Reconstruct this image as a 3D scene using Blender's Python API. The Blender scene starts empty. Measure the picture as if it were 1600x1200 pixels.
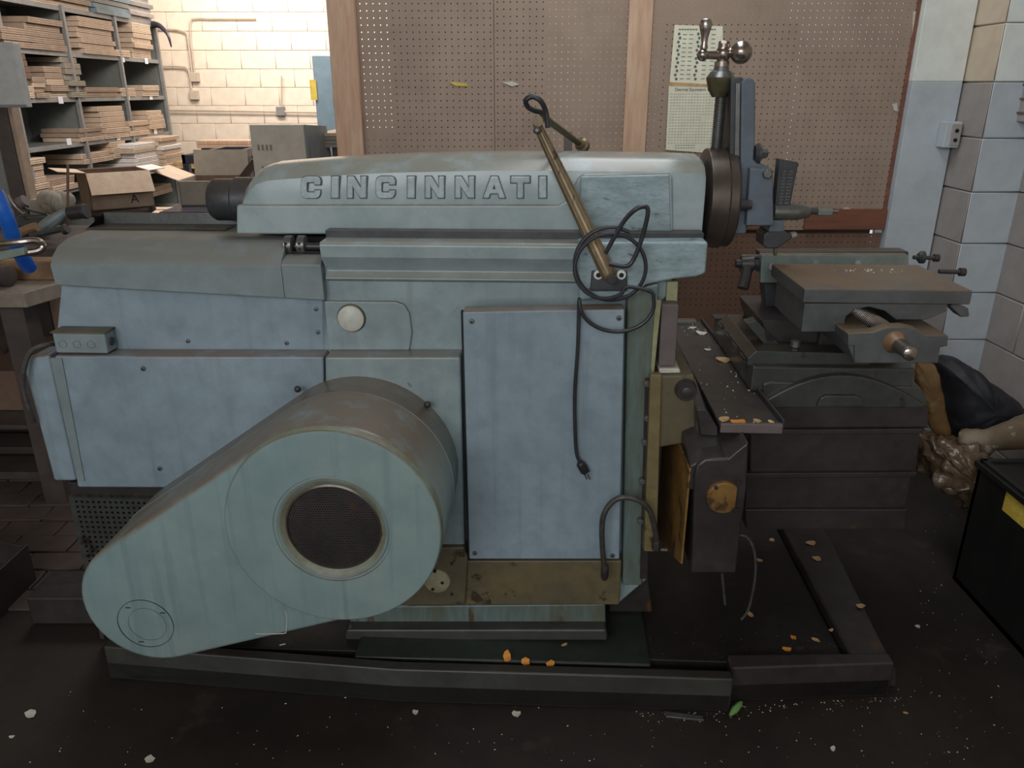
import bpy, bmesh, math, random
from mathutils import Vector, Matrix
random.seed(7)
R = math.radians
scene = bpy.context.scene
COL = scene.collection

# ------------------------------------------------------------------ camera, world, lights, exposure
H, PITCH, F = 1.595, R(20.7), 1215.0
cam_d = bpy.data.cameras.new('camera'); cam = bpy.data.objects.new('camera', cam_d); COL.objects.link(cam)
cam.location = (0, 0, H); cam.rotation_euler = (R(90) - PITCH, 0, 0)
cam_d.sensor_width = 36; cam_d.lens = F / 1600 * 36; cam_d.clip_start = .05; cam_d.clip_end = 60
scene.camera = cam
world = bpy.data.worlds.new('world'); scene.world = world; world.use_nodes = True
bg = world.node_tree.nodes['Background']; bg.inputs[0].default_value = (.93, .965, 1.0, 1); bg.inputs[1].default_value = .52

def area_light(name, loc, target, sx, sy, power, color):
    d = bpy.data.lights.new(name, 'AREA'); d.shape = 'RECTANGLE'; d.size = sx; d.size_y = sy
    d.energy = power; d.color = color
    o = bpy.data.objects.new(name, d); COL.objects.link(o); o.location = loc
    o.rotation_euler = (Vector(target) - Vector(loc)).to_track_quat('-Z', 'Y').to_euler()
    return o
area_light('window_light', (-1.2, -2.6, 2.7), (-.2, 2.2, .9), 3.2, 1.3, 54, (.97, .985, 1.0))
area_light('overhead_light', (-2.5, 8.2, 3.1), (-2.2, 9.6, 2.3), 2.2, .4, 75, (1.0, .93, .84))
area_light('overhead_light', (-1.6, 5.6, 3.15), (-2.8, 6.6, .9), 2.4, 1.0, 84, (1.0, .93, .88))  # added fill that brightens the shelving zone, not a fixture of the room
area_light('overhead_light', (.4, 2.55, 3.1), (.2, 2.6, 0), 2.2, .7, 20, (.93, .96, 1.0))
scene.view_settings.view_transform = 'Standard'; scene.view_settings.look = 'None'
scene.view_settings.gamma = 1; scene.view_settings.use_curve_mapping = False
scene.view_settings.exposure = 0.42

# ------------------------------------------------------------------ measuring: a sight line meets a plane of the place
CP, SP = math.cos(PITCH), math.sin(PITCH)
def ray(px, py):
    dx = (px - 800) / F; dy = -(py - 600) / F
    return Vector((dx, CP + dy * SP, -SP + dy * CP))
EYE = Vector((0, 0, H))
def W(px, py, X=None, Y=None, Z=None):
    d = ray(px, py)
    if X is not None: t = X / d.x
    elif Y is not None: t = Y / d.y
    else: t = (Z - H) / d.z
    return EYE + d * t
TH = R(2.5); ORG = Vector((0, 1.9, 0))
EX = Vector((math.cos(TH), -math.sin(TH), 0)); EY = Vector((math.sin(TH), math.cos(TH), 0))
def loc_(p):
    q = p - ORG; return Vector((q.dot(EX), q.dot(EY), q.z))
def L(px, py, x=None, y=None, z=None):
    e = loc_(EYE); d = ray(px, py); dl = Vector((d.dot(EX), d.dot(EY), d.z))
    if x is not None: t = (x - e.x) / dl.x
    elif y is not None: t = (y - e.y) / dl.y
    else: t = (z - e.z) / dl.z
    return e + dl * t

# ------------------------------------------------------------------ materials
MATS = {}
def srgb(r, g, b):
    f = lambda c: (c / 255 / 12.92) if c / 255 <= .04045 else ((c / 255 + .055) / 1.055) ** 2.4
    return (f(r), f(g), f(b), 1)
def mat(name, c1, c2=None, rough=.5, metal=0, scale=3, dust=None, dust_amt=.75, spots=None, spot_scale=30, spot_cut=.68,
        bump=.0, bscale=60, spec=.5, stretch=(1, 1, 1), rvar=.15, streak=0):
    m = bpy.data.materials.new(name); m.use_nodes = True; nt = m.node_tree; N = nt.nodes; K = nt.links
    b = N['Principled BSDF']; b.inputs['Roughness'].default_value = rough; b.inputs['Metallic'].default_value = metal
    b.inputs['Specular IOR Level'].default_value = spec
    tc = N.new('ShaderNodeTexCoord'); mp = N.new('ShaderNodeMapping'); mp.inputs['Scale'].default_value = stretch
    K.new(tc.outputs['Object'], mp.inputs[0])
    def noise(sc, det=4):
        n = N.new('ShaderNodeTexNoise'); n.inputs['Scale'].default_value = sc; n.inputs['Detail'].default_value = det
        n.inputs['Roughness'].default_value = .62; K.new(mp.outputs[0], n.inputs['Vector']); return n.outputs[0]
    def ramp(src, a, c):
        r = N.new('ShaderNodeMapRange'); r.inputs[1].default_value = a; r.inputs[2].default_value = c
        r.clamp = True; K.new(src, r.inputs[0]); return r.outputs[0]
    def mix(f, A, B):
        x = N.new('ShaderNodeMix'); x.data_type = 'RGBA'; K.new(f, x.inputs[0])
        for s, v in ((6, A), (7, B)):
            if hasattr(v, 'is_linked') or hasattr(v, 'links'): K.new(v, x.inputs[s])
            else: x.inputs[s].default_value = v
        return x.outputs[2]
    c2 = c2 or tuple(v * .8 for v in c1[:3]) + (1,)
    col = mix(ramp(noise(scale, 6), .35, .68), c1, c2)
    dk = tuple(v * .72 for v in c2[:3]) + (1,)
    mw = N.new('ShaderNodeMath'); mw.operation = 'MULTIPLY'; K.new(ramp(noise(scale * 5, 8), .42, .75), mw.inputs[0]); mw.inputs[1].default_value = .55; col = mix(mw.outputs[0], col, dk)
    if streak:
        ms = N.new('ShaderNodeMapping'); ms.inputs['Scale'].default_value = (22, 22, .9); K.new(tc.outputs['Object'], ms.inputs[0])
        ns = N.new('ShaderNodeTexNoise'); ns.inputs['Scale'].default_value = 1.6; ns.inputs['Detail'].default_value = 3; K.new(ms.outputs[0], ns.inputs['Vector'])
        mx = N.new('ShaderNodeMath'); mx.operation = 'MULTIPLY'; K.new(ramp(ns.outputs[0], .54, .72), mx.inputs[0]); mx.inputs[1].default_value = streak; col = mix(mx.outputs[0], col, dk)
    if spots: col = mix(ramp(noise(spot_scale, 5), spot_cut, spot_cut + .05), col, spots)
    if dust:
        g = N.new('ShaderNodeNewGeometry'); s = N.new('ShaderNodeSeparateXYZ'); K.new(g.outputs['Normal'], s.inputs[0])
        mu = N.new('ShaderNodeMath'); mu.operation = 'MULTIPLY'; K.new(ramp(s.outputs[2], .15, .7), mu.inputs[0]); mu.inputs[1].default_value = dust_amt
        m2 = N.new('ShaderNodeMath'); m2.operation = 'MULTIPLY'; K.new(mu.outputs[0], m2.inputs[0]); K.new(ramp(noise(9, 4), .2, .5), m2.inputs[1])
        col = mix(m2.outputs[0], col, dust)
    K.new(col, b.inputs['Base Color'])
    rr = N.new('ShaderNodeMapRange'); rr.inputs[3].default_value = max(0.02, rough - rvar); rr.inputs[4].default_value = min(1, rough + rvar)
    K.new(noise(scale * 3, 4), rr.inputs[0]); K.new(rr.outputs[0], b.inputs['Roughness'])
    if bump:
        bp = N.new('ShaderNodeBump'); bp.inputs['Strength'].default_value = bump; bp.inputs['Distance'].default_value = .004
        K.new(noise(bscale, 5), bp.inputs['Height']); K.new(bp.outputs[0], b.inputs['Normal'])
    MATS[name] = m
    return m
DUST = srgb(116, 104, 92)
paint = mat('machine_paint', srgb(152, 168, 172), srgb(129, 144, 147), .3, streak=.35, scale=3.2, dust=DUST, spots=srgb(88, 98, 98), spot_scale=22, spot_cut=.70, bump=.12, bscale=14, rvar=.1)
paint_blue = mat('machine_paint_blue', srgb(148, 165, 176), srgb(127, 144, 154), .36, streak=.35, scale=3.4, dust=srgb(122, 107, 94), dust_amt=.95, spots=srgb(176, 190, 198), spot_scale=16, spot_cut=.74, bump=.08, bscale=18)
paint_green = mat('guard_paint', srgb(136, 154, 150), srgb(120, 144, 148), .38, streak=.6, scale=1.6, dust=srgb(112, 100, 86), dust_amt=.97, spots=srgb(104, 116, 110), spot_scale=26, spot_cut=.70, bump=.06, bscale=10)
cover_paint = mat('cover_paint', srgb(138, 151, 155), srgb(122, 134, 136), .42, scale=3, dust=srgb(118, 116, 108), dust_amt=.8, bump=.08, bscale=14)
ram_paint = mat('ram_paint', srgb(164, 178, 180), srgb(140, 156, 159), .26, scale=2.6, dust=srgb(132, 130, 118), dust_amt=.85, spots=srgb(112, 124, 124), spot_scale=20, spot_cut=.72, bump=.16, bscale=11, rvar=.08)
worn_paint = mat('worn_pale_paint', srgb(160, 178, 184), srgb(126, 146, 150), .34, scale=14, spots=srgb(96, 104, 104), spot_scale=28, spot_cut=.64, bump=.2, bscale=20, stretch=(1, 1, 2.5))
oily = mat('oily_paint', srgb(112, 100, 70), srgb(88, 82, 66), .42, scale=5, spots=srgb(60, 48, 34), spot_scale=14, spot_cut=.6, bump=.15, bscale=20, dust=srgb(70, 60, 48), dust_amt=.5)
oily_green = mat('oily_green_paint', srgb(108, 130, 132), srgb(92, 96, 78), .36, scale=5, spots=srgb(84, 66, 44), spot_scale=9, spot_cut=.62, bump=.15, bscale=20, stretch=(2.5, 1, .5))
yellow_oil = mat('yellow_grease', srgb(160, 118, 56), srgb(104, 78, 42), .45, scale=6, spots=srgb(66, 48, 30), spot_scale=12, spot_cut=.6, bump=.15)
dark_oil = mat('dark_oily_iron', srgb(64, 58, 58), srgb(46, 41, 41), .34, scale=6, spots=srgb(78, 58, 40), spot_scale=8, spot_cut=.64, bump=.2, bscale=30)
sump = mat('oily_sump', srgb(40, 36, 32), srgb(30, 27, 24), .58, scale=5, spots=srgb(64, 52, 40), spot_scale=10, spot_cut=.66, bump=.3, bscale=30)
base_paint = mat('base_paint', srgb(74, 76, 72), srgb(58, 56, 52), .34, scale=4, spots=srgb(92, 110, 112), spot_scale=14, spot_cut=.71, bump=.2, bscale=30, dust=srgb(48, 42, 36), dust_amt=.6)
iron = mat('dark_iron', srgb(74, 76, 80), srgb(56, 58, 60), .42, .35, scale=8, spots=srgb(84, 66, 52), spot_scale=12, spot_cut=.66, bump=.12, dust=srgb(92, 82, 72), dust_amt=.6)
cast_green = mat('dark_green_casting', srgb(78, 82, 80), srgb(64, 66, 62), .3, .2, scale=6, spots=srgb(48, 40, 34), spot_scale=10, spot_cut=.62, bump=.2, bscale=25, dust=srgb(72, 64, 54), dust_amt=.7)
vise_iron = mat('vise_iron', srgb(108, 112, 114), srgb(88, 92, 92), .42, .35, scale=7, spots=srgb(96, 76, 56), spot_scale=10, spot_cut=.66, bump=.1, dust=srgb(122, 104, 84), dust_amt=.95)
vise_pale = mat('vise_jaw_steel', srgb(150, 164, 158), srgb(128, 138, 132), .36, .4, scale=7, dust=srgb(118, 104, 86), dust_amt=.9)
slide_paint = mat('slide_paint', srgb(98, 110, 122), srgb(86, 94, 104), .4, scale=6, spots=srgb(64, 66, 70), spot_scale=20, spot_cut=.66)
rusty_ring = mat('brown_steel', srgb(98, 90, 84), srgb(82, 72, 64), .34, .55, scale=4, spots=srgb(112, 92, 44), spot_scale=7, spot_cut=.66, stretch=(2, 1, 1))
steel = mat('bright_steel', srgb(176, 170, 164), srgb(146, 132, 122), .22, .9, scale=18, rvar=.1)
dull_steel = mat('dull_steel', srgb(128, 130, 128), srgb(104, 104, 100), .34, .7, scale=12)
olive = mat('olive_bronze', srgb(104, 98, 70), srgb(82, 78, 58), .4, .4, scale=12)
lamp_tube = mat('worn_brass_tube', srgb(142, 124, 96), srgb(104, 90, 68), .36, .45, scale=14, spots=srgb(66, 54, 40), spot_scale=40, spot_cut=.62, stretch=(1, 1, .3))
rubber = mat('black_rubber', srgb(52, 52, 58), srgb(38, 38, 42), .42, scale=20)
hose_m = mat('braided_hose', srgb(92, 88, 84), srgb(62, 60, 58), .45, .3, scale=60)
black = mat('black_void', srgb(18, 17, 17), srgb(12, 12, 12), .7)
white_plastic = mat('white_plastic', srgb(222, 226, 222), srgb(205, 208, 204), .4)
cream_disc = mat('cream_disc', srgb(206, 208, 200), srgb(190, 190, 180), .5, scale=12)
old_disc = mat('stained_disc', srgb(176, 170, 140), srgb(140, 130, 100), .5, scale=12)
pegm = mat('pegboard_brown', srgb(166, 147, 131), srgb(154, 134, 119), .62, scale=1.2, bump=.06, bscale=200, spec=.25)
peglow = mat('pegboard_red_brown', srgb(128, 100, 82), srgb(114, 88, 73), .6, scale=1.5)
wood = mat('pine_stud', srgb(208, 180, 152), srgb(188, 148, 120), .65, scale=5, stretch=(3, 3, .35), spots=srgb(120, 78, 56), spot_scale=3, spot_cut=.7)
redwood = mat('red_brown_wood', srgb(140, 88, 66), srgb(112, 70, 56), .55, scale=5, stretch=(.4, 3, 3))
cream_wall = mat('cream_block_paint', srgb(222, 206, 188), srgb(212, 196, 178), .6, scale=1.5, bump=.12, bscale=50)
beige_blk = mat('beige_block_paint', srgb(212, 196, 172), srgb(202, 186, 162), .6, scale=2, bump=.12, bscale=60)
taupe_blk = mat('taupe_block_paint', srgb(166, 159, 154), srgb(156, 150, 145), .6, scale=2, bump=.12, bscale=60)
white_blk = mat('white_block_paint', srgb(234, 238, 232), srgb(226, 231, 225), .55, scale=2, bump=.1, bscale=60)
pale_blue = mat('pale_blue_paint', srgb(192, 200, 206), srgb(184, 193, 199), .55, scale=2, bump=.1, bscale=60)
floor_m = mat('oily_concrete', srgb(48, 41, 36), srgb(36, 32, 29), .55, scale=2.2, spots=srgb(54, 46, 41), spot_scale=5, spot_cut=.62, bump=.25, bscale=25, spec=.35)
paver_m = mat('dirty_brick', srgb(80, 66, 60), srgb(62, 52, 48), .7, scale=3, spots=srgb(56, 48, 44), spot_scale=7, spot_cut=.6, bump=.3, bscale=40)
ceil_m = mat('ceiling_paint', srgb(190, 186, 178), None, .8)
shelf_m = mat('green_grey_shelf', srgb(112, 116, 112), srgb(98, 102, 98), .5, scale=4)
shelf_edge = mat('grey_shelf_edge', srgb(134, 132, 130), srgb(116, 114, 112), .45, scale=6)
card = mat('cardboard', srgb(166, 144, 124), srgb(148, 128, 110), .8, scale=6)
card_pale = mat('pale_cardboard', srgb(202, 180, 156), srgb(186, 162, 140), .8, scale=6)
letter_m = mat('worn_lit_letter_paint', srgb(184, 196, 198), srgb(158, 172, 174), .32, scale=20)  # worn letters, coloured paler to make up for light their faces miss
card_grey = mat('grey_cardboard', srgb(150, 142, 128), srgb(140, 132, 118), .8, scale=4)
carton_face = mat('carton_face', srgb(206, 198, 184), srgb(194, 186, 172), .8, scale=3)
cabinet_grey = mat('light_grey_sheet', srgb(190, 190, 186), srgb(172, 172, 168), .5, scale=4)
card_dark = mat('dark_cardboard', srgb(116, 92, 76), srgb(104, 82, 68), .8, scale=6)
card_white = mat('white_card', srgb(226, 220, 214), srgb(214, 208, 202), .7, scale=5)
tag_m = mat('white_tag', srgb(226, 228, 234), None, .6)
tabletop = mat('dusty_table_top', srgb(150, 138, 124), srgb(120, 110, 98), .55, scale=6, spots=srgb(84, 74, 66), spot_scale=12, spot_cut=.62)
dark_wood = mat('dark_wood', srgb(80, 70, 64), srgb(60, 52, 48), .6, scale=5)
grey_steel = mat('grey_steel_sheet', srgb(134, 134, 132), srgb(118, 120, 118), .5, scale=5, bump=.1)
blue_grey = mat('blue_grey_cabinet', srgb(122, 142, 152), srgb(110, 130, 140), .45, scale=3)
blue_m = mat('bright_blue_paint', srgb(42, 108, 204), srgb(30, 88, 184), .25, scale=6)
navy = mat('dark_navy_lacquer', srgb(46, 46, 60), srgb(38, 38, 50), .35, scale=5)
paper = mat('chart_paper', srgb(232, 230, 208), srgb(222, 220, 196), .7, scale=4)
ink = mat('chart_ink', srgb(96, 116, 108), None, .7)
pipe_m = mat('painted_conduit', srgb(188, 172, 156), srgb(178, 162, 146), .5)
bag_m = mat('black_cloth', srgb(34, 36, 42), srgb(28, 29, 33), .6, scale=6, bump=.3, bscale=30)
tan_cloth = mat('stained_tan_paper', srgb(128, 116, 96), srgb(96, 78, 58), .6, scale=5, spots=srgb(150, 142, 126), spot_scale=16, spot_cut=.62, bump=.5, bscale=20)
plastic_m = mat('dirty_plastic_wrap', srgb(104, 86, 66), srgb(72, 58, 46), .25, scale=6, spots=srgb(170, 164, 150), spot_scale=26, spot_cut=.68, bump=.8, bscale=14)
rust_paper = mat('rusty_cardboard', srgb(120, 98, 58), srgb(110, 70, 42), .6, scale=5, bump=.2)
crate_m = mat('black_crate', srgb(26, 26, 25), srgb(20, 20, 20), .5)
yellow_m = mat('yellow_label', srgb(216, 196, 88), srgb(196, 160, 60), .6, scale=12)
chip_m = mat('pale_wood_chip', srgb(206, 176, 130), srgb(176, 138, 92), .8, scale=20)
orange_chip = mat('orange_wood_chip', srgb(230, 158, 60), srgb(206, 120, 40), .7, scale=20)
white_chip = mat('white_paint_flake', srgb(214, 210, 198), srgb(190, 184, 170), .7, scale=20)
gib_m = mat('brown_grey_gib', srgb(110, 100, 98), srgb(98, 88, 86), .5, scale=6)
lime_m = mat('pale_yellow_green_paint', srgb(158, 158, 120), srgb(134, 134, 100), .5, scale=10, spots=srgb(96, 84, 60), spot_scale=16, spot_cut=.6)
knob_w = mat('worn_brown_handle', srgb(150, 118, 88), srgb(120, 92, 68), .5, scale=12)

# ------------------------------------------------------------------ mesh helpers
def finish(name, verts, faces, m, parent=None, bevel=0, smooth=True, seg=2, local=True):
    me = bpy.data.meshes.new(name); me.from_pydata([tuple(v) for v in verts], [], faces)
    bm = bmesh.new(); bm.from_mesh(me); bmesh.ops.remove_doubles(bm, verts=bm.verts, dist=1e-6)
    bmesh.ops.recalc_face_normals(bm, faces=bm.faces)
    if smooth:
        for f in bm.faces: f.smooth = True
        for e in bm.edges:
            if len(e.link_faces) == 2 and e.calc_face_angle(0) > R(34): e.smooth = False
    bm.to_mesh(me); bm.free()
    for mm in (m if isinstance(m, (list, tuple)) else [m]): me.materials.append(mm)
    o = bpy.data.objects.new(name, me); COL.objects.link(o)
    if parent: o.parent = parent
    if bevel:
        b = o.modifiers.new('bevel', 'BEVEL'); b.width = bevel; b.segments = seg; b.limit_method = 'ANGLE'; b.angle_limit = R(40)
        b.harden_normals = True
    return o
class MB:
    def __init__(s): s.v = []; s.f = []
    def add(s, v, f):
        k = len(s.v); s.v += [Vector(p) for p in v]; s.f += [[i + k for i in q] for q in f]; return s
    def box(s, x0, x1, y0, y1, z0, z1, rz=0, tilt=0, c=None):
        v = [Vector((x, y, z)) for z in (z0, z1) for x, y in ((x0, y0), (x1, y0), (x1, y1), (x0, y1))]
        if rz or tilt:
            c = Vector(c) if c else Vector(((x0 + x1) / 2, (y0 + y1) / 2, (z0 + z1) / 2))
            Mx = Matrix.Rotation(rz, 3, 'Z') @ Matrix.Rotation(tilt, 3, 'Y'); v = [c + Mx @ (p - c) for p in v]
        return s.add(v, [[0, 3, 2, 1], [4, 5, 6, 7], [0, 1, 5, 4], [1, 2, 6, 5], [2, 3, 7, 6], [3, 0, 4, 7]])
    def loft(s, secs, closed=True, caps=True):
        n = len(secs[0]); v = [p for q in secs for p in q]; f = []
        for i in range(len(secs) - 1):
            for j in range(n if closed else n - 1):
                a = i * n + j; b = i * n + (j + 1) % n; f.append([a, b, b + n, a + n])
        if caps: f.append(list(range(n))[::-1]); f.append([(len(secs) - 1) * n + j for j in range(n)])
        return s.add(v, f)
    def prism(s, pts, y0, y1):      # pts are (x,z)
        return s.loft([[Vector((x, y0, z)) for x, z in pts], [Vector((x, y1, z)) for x, z in pts]])
    def lathe(s, prof, p, ax, n=24):   # prof (t along axis, radius)
        ax = Vector(ax).normalized(); u = ax.orthogonal().normalized(); w = ax.cross(u); p = Vector(p)
        return s.loft([[p + ax * t + (u * math.cos(2 * math.pi * j / n) + w * math.sin(2 * math.pi * j / n)) * max(r, 1e-4) for j in range(n)] for t, r in prof])
    def cyl(s, a, b, r, r2=None, n=20):
        a = Vector(a); b = Vector(b); return s.lathe([(0, r), ((b - a).length, r if r2 is None else r2)], a, b - a, n)
    def sphere(s, c, r, n=20):
        return s.lathe([(-r * math.cos(math.pi * k / 12), r * math.sin(math.pi * k / 12)) for k in range(13)], c, (0, 0, 1), n)
    def tube(s, pts, r, n=10, sub=6, closed=False):
        P = [Vector(p) for p in pts]; Q = []
        if len(P) > 2 and sub:
            m = len(P)
            for i in range(m - 1):
                a, b, c, d = P[max(i - 1, 0)], P[i], P[i + 1], P[min(i + 2, m - 1)]
                for k in range(sub):
                    t = k / sub
                    Q.append(.5 * ((2 * b) + (c - a) * t + (2 * a - 5 * b + 4 * c - d) * t * t + (-a + 3 * b - 3 * c + d) * t ** 3))
            Q.append(P[-1])
        else: Q = P
        T = [(Q[min(i + 1, len(Q) - 1)] - Q[max(i - 1, 0)]).normalized() for i in range(len(Q))]
        u = T[0].orthogonal().normalized(); secs = []
        for i, q in enumerate(Q):
            u = (u - T[i] * u.dot(T[i])).normalized(); w = T[i].cross(u)
            rr = r(i / (len(Q) - 1)) if callable(r) else r
            secs.append([q + (u * math.cos(2 * math.pi * j / n) + w * math.sin(2 * math.pi * j / n)) * rr for j in range(n)])
        return s.loft(secs)
    def build(s, name, m, parent=None, bevel=0, **k): return finish(name, s.v, s.f, m, parent, bevel, **k)

def empty(name, loc=(0, 0, 0), rz=0):
    o = bpy.data.objects.new(name, None); COL.objects.link(o); o.location = loc; o.rotation_euler = (0, 0, rz); return o
def tag(o, label, cat, group=None, kind=None):
    o['label'] = label; o['category'] = cat
    if group: o['group'] = group
    if kind: o['kind'] = kind
    return o
def structure(o):
    o['kind'] = 'structure'; return o
def lp(pts, y): return [(L(a, b, y=y).x, L(a, b, y=y).z) for a, b in pts]
def wp(pts, Y): return [(W(a, b, Y=Y).x, W(a, b, Y=Y).z) for a, b in pts]
def frontal(name, pts, y0, y1, m, parent, bevel=.003, **k):   # an outline in the machine's plane y0, carried back to y1
    return MB().prism(lp(pts, y0), y0, y1).build(name, m, parent, bevel, **k)
def place(o, base):                                            # put a world-built mesh's origin at its base
    base = Vector(base)
    for v in o.data.vertices: v.co -= base
    o.location = base; return o
def rebase(o):
    xs = [v.co for v in o.data.vertices]
    c = Vector(((min(v.x for v in xs) + max(v.x for v in xs)) / 2, (min(v.y for v in xs) + max(v.y for v in xs)) / 2, min(v.z for v in xs)))
    return place(o, c)
def perforated(name, x0, z0, nx, nz, s, r, y0, y1, m, parent, keep=lambda x, z: True, hole=lambda i, j: True, hexa=False):
    v = []; f = []
    for j in range(nz):
        for i in range(nx):
            cx = x0 + (i + .5 + (.5 if hexa and j % 2 else 0)) * s; cz = z0 + (j + .5) * s
            if not keep(cx, cz): continue
            h = s / 2; sq = [(h, 0), (h, h), (0, h), (-h, h), (-h, 0), (-h, -h), (0, -h), (h, -h)]
            k = len(v)
            if not hole(i, j):
                v += [(cx + a, y0, cz + b) for a, b in (sq[1], sq[3], sq[5], sq[7])]; f.append([k, k + 1, k + 2, k + 3]); continue
            v += [(cx + a, y0, cz + b) for a, b in sq]
            ci = [(r * math.cos(q * math.pi / 4), r * math.sin(q * math.pi / 4)) for q in range(8)]
            v += [(cx + a, y0, cz + b) for a, b in ci] + [(cx + a, y1, cz + b) for a, b in ci]
            for q in range(8):
                n = (q + 1) % 8
                f += [[k + q, k + n, k + 8 + n, k + 8 + q], [k + 8 + q, k + 8 + n, k + 16 + n, k + 16 + q]]
    me = bpy.data.meshes.new(name); me.from_pydata(v, [], f); me.materials.append(m)
    o = bpy.data.objects.new(name, me); COL.objects.link(o)
    if parent: o.parent = parent
    return o
def flat_text(name, txt, loc, rot, size, m, parent, depth=.0004, align='LEFT', xs=1):
    c = bpy.data.curves.new(name, 'FONT'); c.body = txt; c.size = size; c.extrude = depth; c.align_x = align
    o = bpy.data.objects.new(name, c); COL.objects.link(o)
    dg = bpy.context.evaluated_depsgraph_get(); me = bpy.data.meshes.new_from_object(o.evaluated_get(dg))
    bpy.data.objects.remove(o); me.materials.clear(); me.materials.append(m)
    o = bpy.data.objects.new(name, me); COL.objects.link(o); o.location = loc; o.rotation_euler = rot; o.scale = (xs, 1, 1)
    if parent: o.parent = parent
    return o

# ------------------------------------------------------------------ the room
XR, DP = 1.814, 3.38
structure(MB().box(-4.6, 3.2, -3.2, 10.2, -.1, 0).build('floor', floor_m))
structure(MB().box(-4.6, 3.2, -3.2, 10.2, 3.4, 3.5).build('ceiling', ceil_m))
structure(MB().box(-4.7, -4.6, -3.2, 10.2, 0, 3.4).build('wall_left', beige_blk))
wb = structure(MB().box(-4.6, 3.2, 9.9, 10.1, 0, 3.4).build('wall_back', cream_wall))
wr = structure(MB().box(2.025, 2.2, -3.2, 3.25, 0, 3.4).build('wall_right', beige_blk))
pier = structure(MB().box(1.83, 3.2, 3.165, 3.6, 0, 3.4).build('wall_corner_pier', white_blk))
floor = bpy.data.objects['floor']

def block_mesh(name, w, d, h, m, b=.004):
    o = MB().box(-w / 2, w / 2, 0, d, 0, h).build(name, m, None, 0); me = o.data
    bm = bmesh.new(); bm.from_mesh(me)
    bmesh.ops.bevel(bm, geom=[e for e in bm.edges], offset=b, segments=1, affect='EDGES'); bm.to_mesh(me); bm.free()
    bpy.data.objects.remove(o); return me
def inst(name, me, loc, rz=0, parent=None):
    o = bpy.data.objects.new(name, me); COL.objects.link(o); o.location = loc; o.rotation_euler = (0, 0, rz)
    if parent: o.parent = parent
    return o
# right side wall: full blocks running towards the camera
bw, bh, gp = .406, .2032, .003
me_b = block_mesh('block', bw - gp, .03, bh - gp, beige_blk); me_t = block_mesh('block', bw - gp, .03, bh - gp, taupe_blk)
for r_ in range(14):
    for k in range(5):
        y = 3.15 - (k + .5) * bw + (.203 if r_ % 2 else 0)
        if y > 3.2: continue
        inst('block', me_b if r_ >= 8 else me_t, (2.0, y, r_ * bh), R(-90), wr)
# the pier: inner face (beige / taupe) and face to the camera (white / pale blue)
me_s1 = block_mesh('block', .24, .02, bh - gp, beige_blk); me_s2 = block_mesh('block', .24, .02, bh - gp, taupe_blk)
me_w1 = block_mesh('block', .20, .02, bh - gp, white_blk); me_w2 = block_mesh('block', .20, .02, bh - gp, pale_blue)
for r_ in range(14):
    inst('block', me_s1 if r_ >= 8 else me_s2, (1.812, 3.262, r_ * bh), R(-90), pier)
    inst('block', me_w1 if r_ >= 8 else me_w2, (1.914, 3.14, r_ * bh), 0, pier)
# far wall blocks
me_c = block_mesh('block', bw - gp, .02, bh - gp, cream_wall)
for r_ in range(14):
    for k in range(13):
        x = -4.4 + k * bw + (.203 if r_ % 2 else 0)
        inst('block', me_c, (x, 9.882, r_ * bh), 0, wb)

# floor pavers in view at the left
n = 0
pav = [block_mesh('brick', .215, .105, .02, paver_m, .003)]
for r_ in range(24):
    for k in range(9):
        x = -2.75 + k * .222 + (.111 if r_ % 2 else 0); y = 2.12 + r_ * .112
        q = inst('brick', pav[0], (x, y, -.010 + random.uniform(-.004, .004)), random.uniform(-.02, .02), floor); n += 1

# white boxed column with painted lower half
col_o = empty('trim_column', (1.705, DP, 0)); structure(col_o)
zt = 1.628
MB().box(-.101, .101, -.04, .1, 0, zt).build('lower_face', pale_blue, col_o, .003)
MB().box(-.101, .101, -.04, .1, zt, 3.4).build('upper_face', white_blk, col_o, .003)
c = W(1482, 210, Y=DP - .06)
bx = empty('outlet_box', (c.x, DP - .1, c.z - .05)); tag(bx, 'small pale outlet box on the white column, beside the block wall', 'outlet')
MB().box(-.035, .028, 0, .058, 0, .1).build('box_body', pale_blue, bx, .004)
MB().box(-.012, .026, -.006, .0, .008, .092).build('cover_plate', taupe_blk, bx, .002)
for z in (.03, .066): MB().cyl((.007, -.0075, z), (.007, -.005, z), .008).build('socket', black, bx)
c = W(1592, 150, Y=2.55)
eb = empty('electrical_panel', (2.0, 2.55, 1.5)); tag(eb, 'brown grey panel box with ribbed cover on the right block wall', 'panel')
a = W(1585, 190, X=1.93)
MB().box(-.07, 0, a.y - 2.55 - .5, a.y - 2.55, a.z - 1.5, .75).build('box_body', taupe_blk, eb, .004)
for k in range(6): MB().box(-.076, -.07, a.y - 2.55 - .48, a.y - 2.55 - .01, a.z - 1.5 + .03 + k * .05, a.z - 1.5 + .036 + k * .05).build('rib', gib_m, eb)

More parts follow.
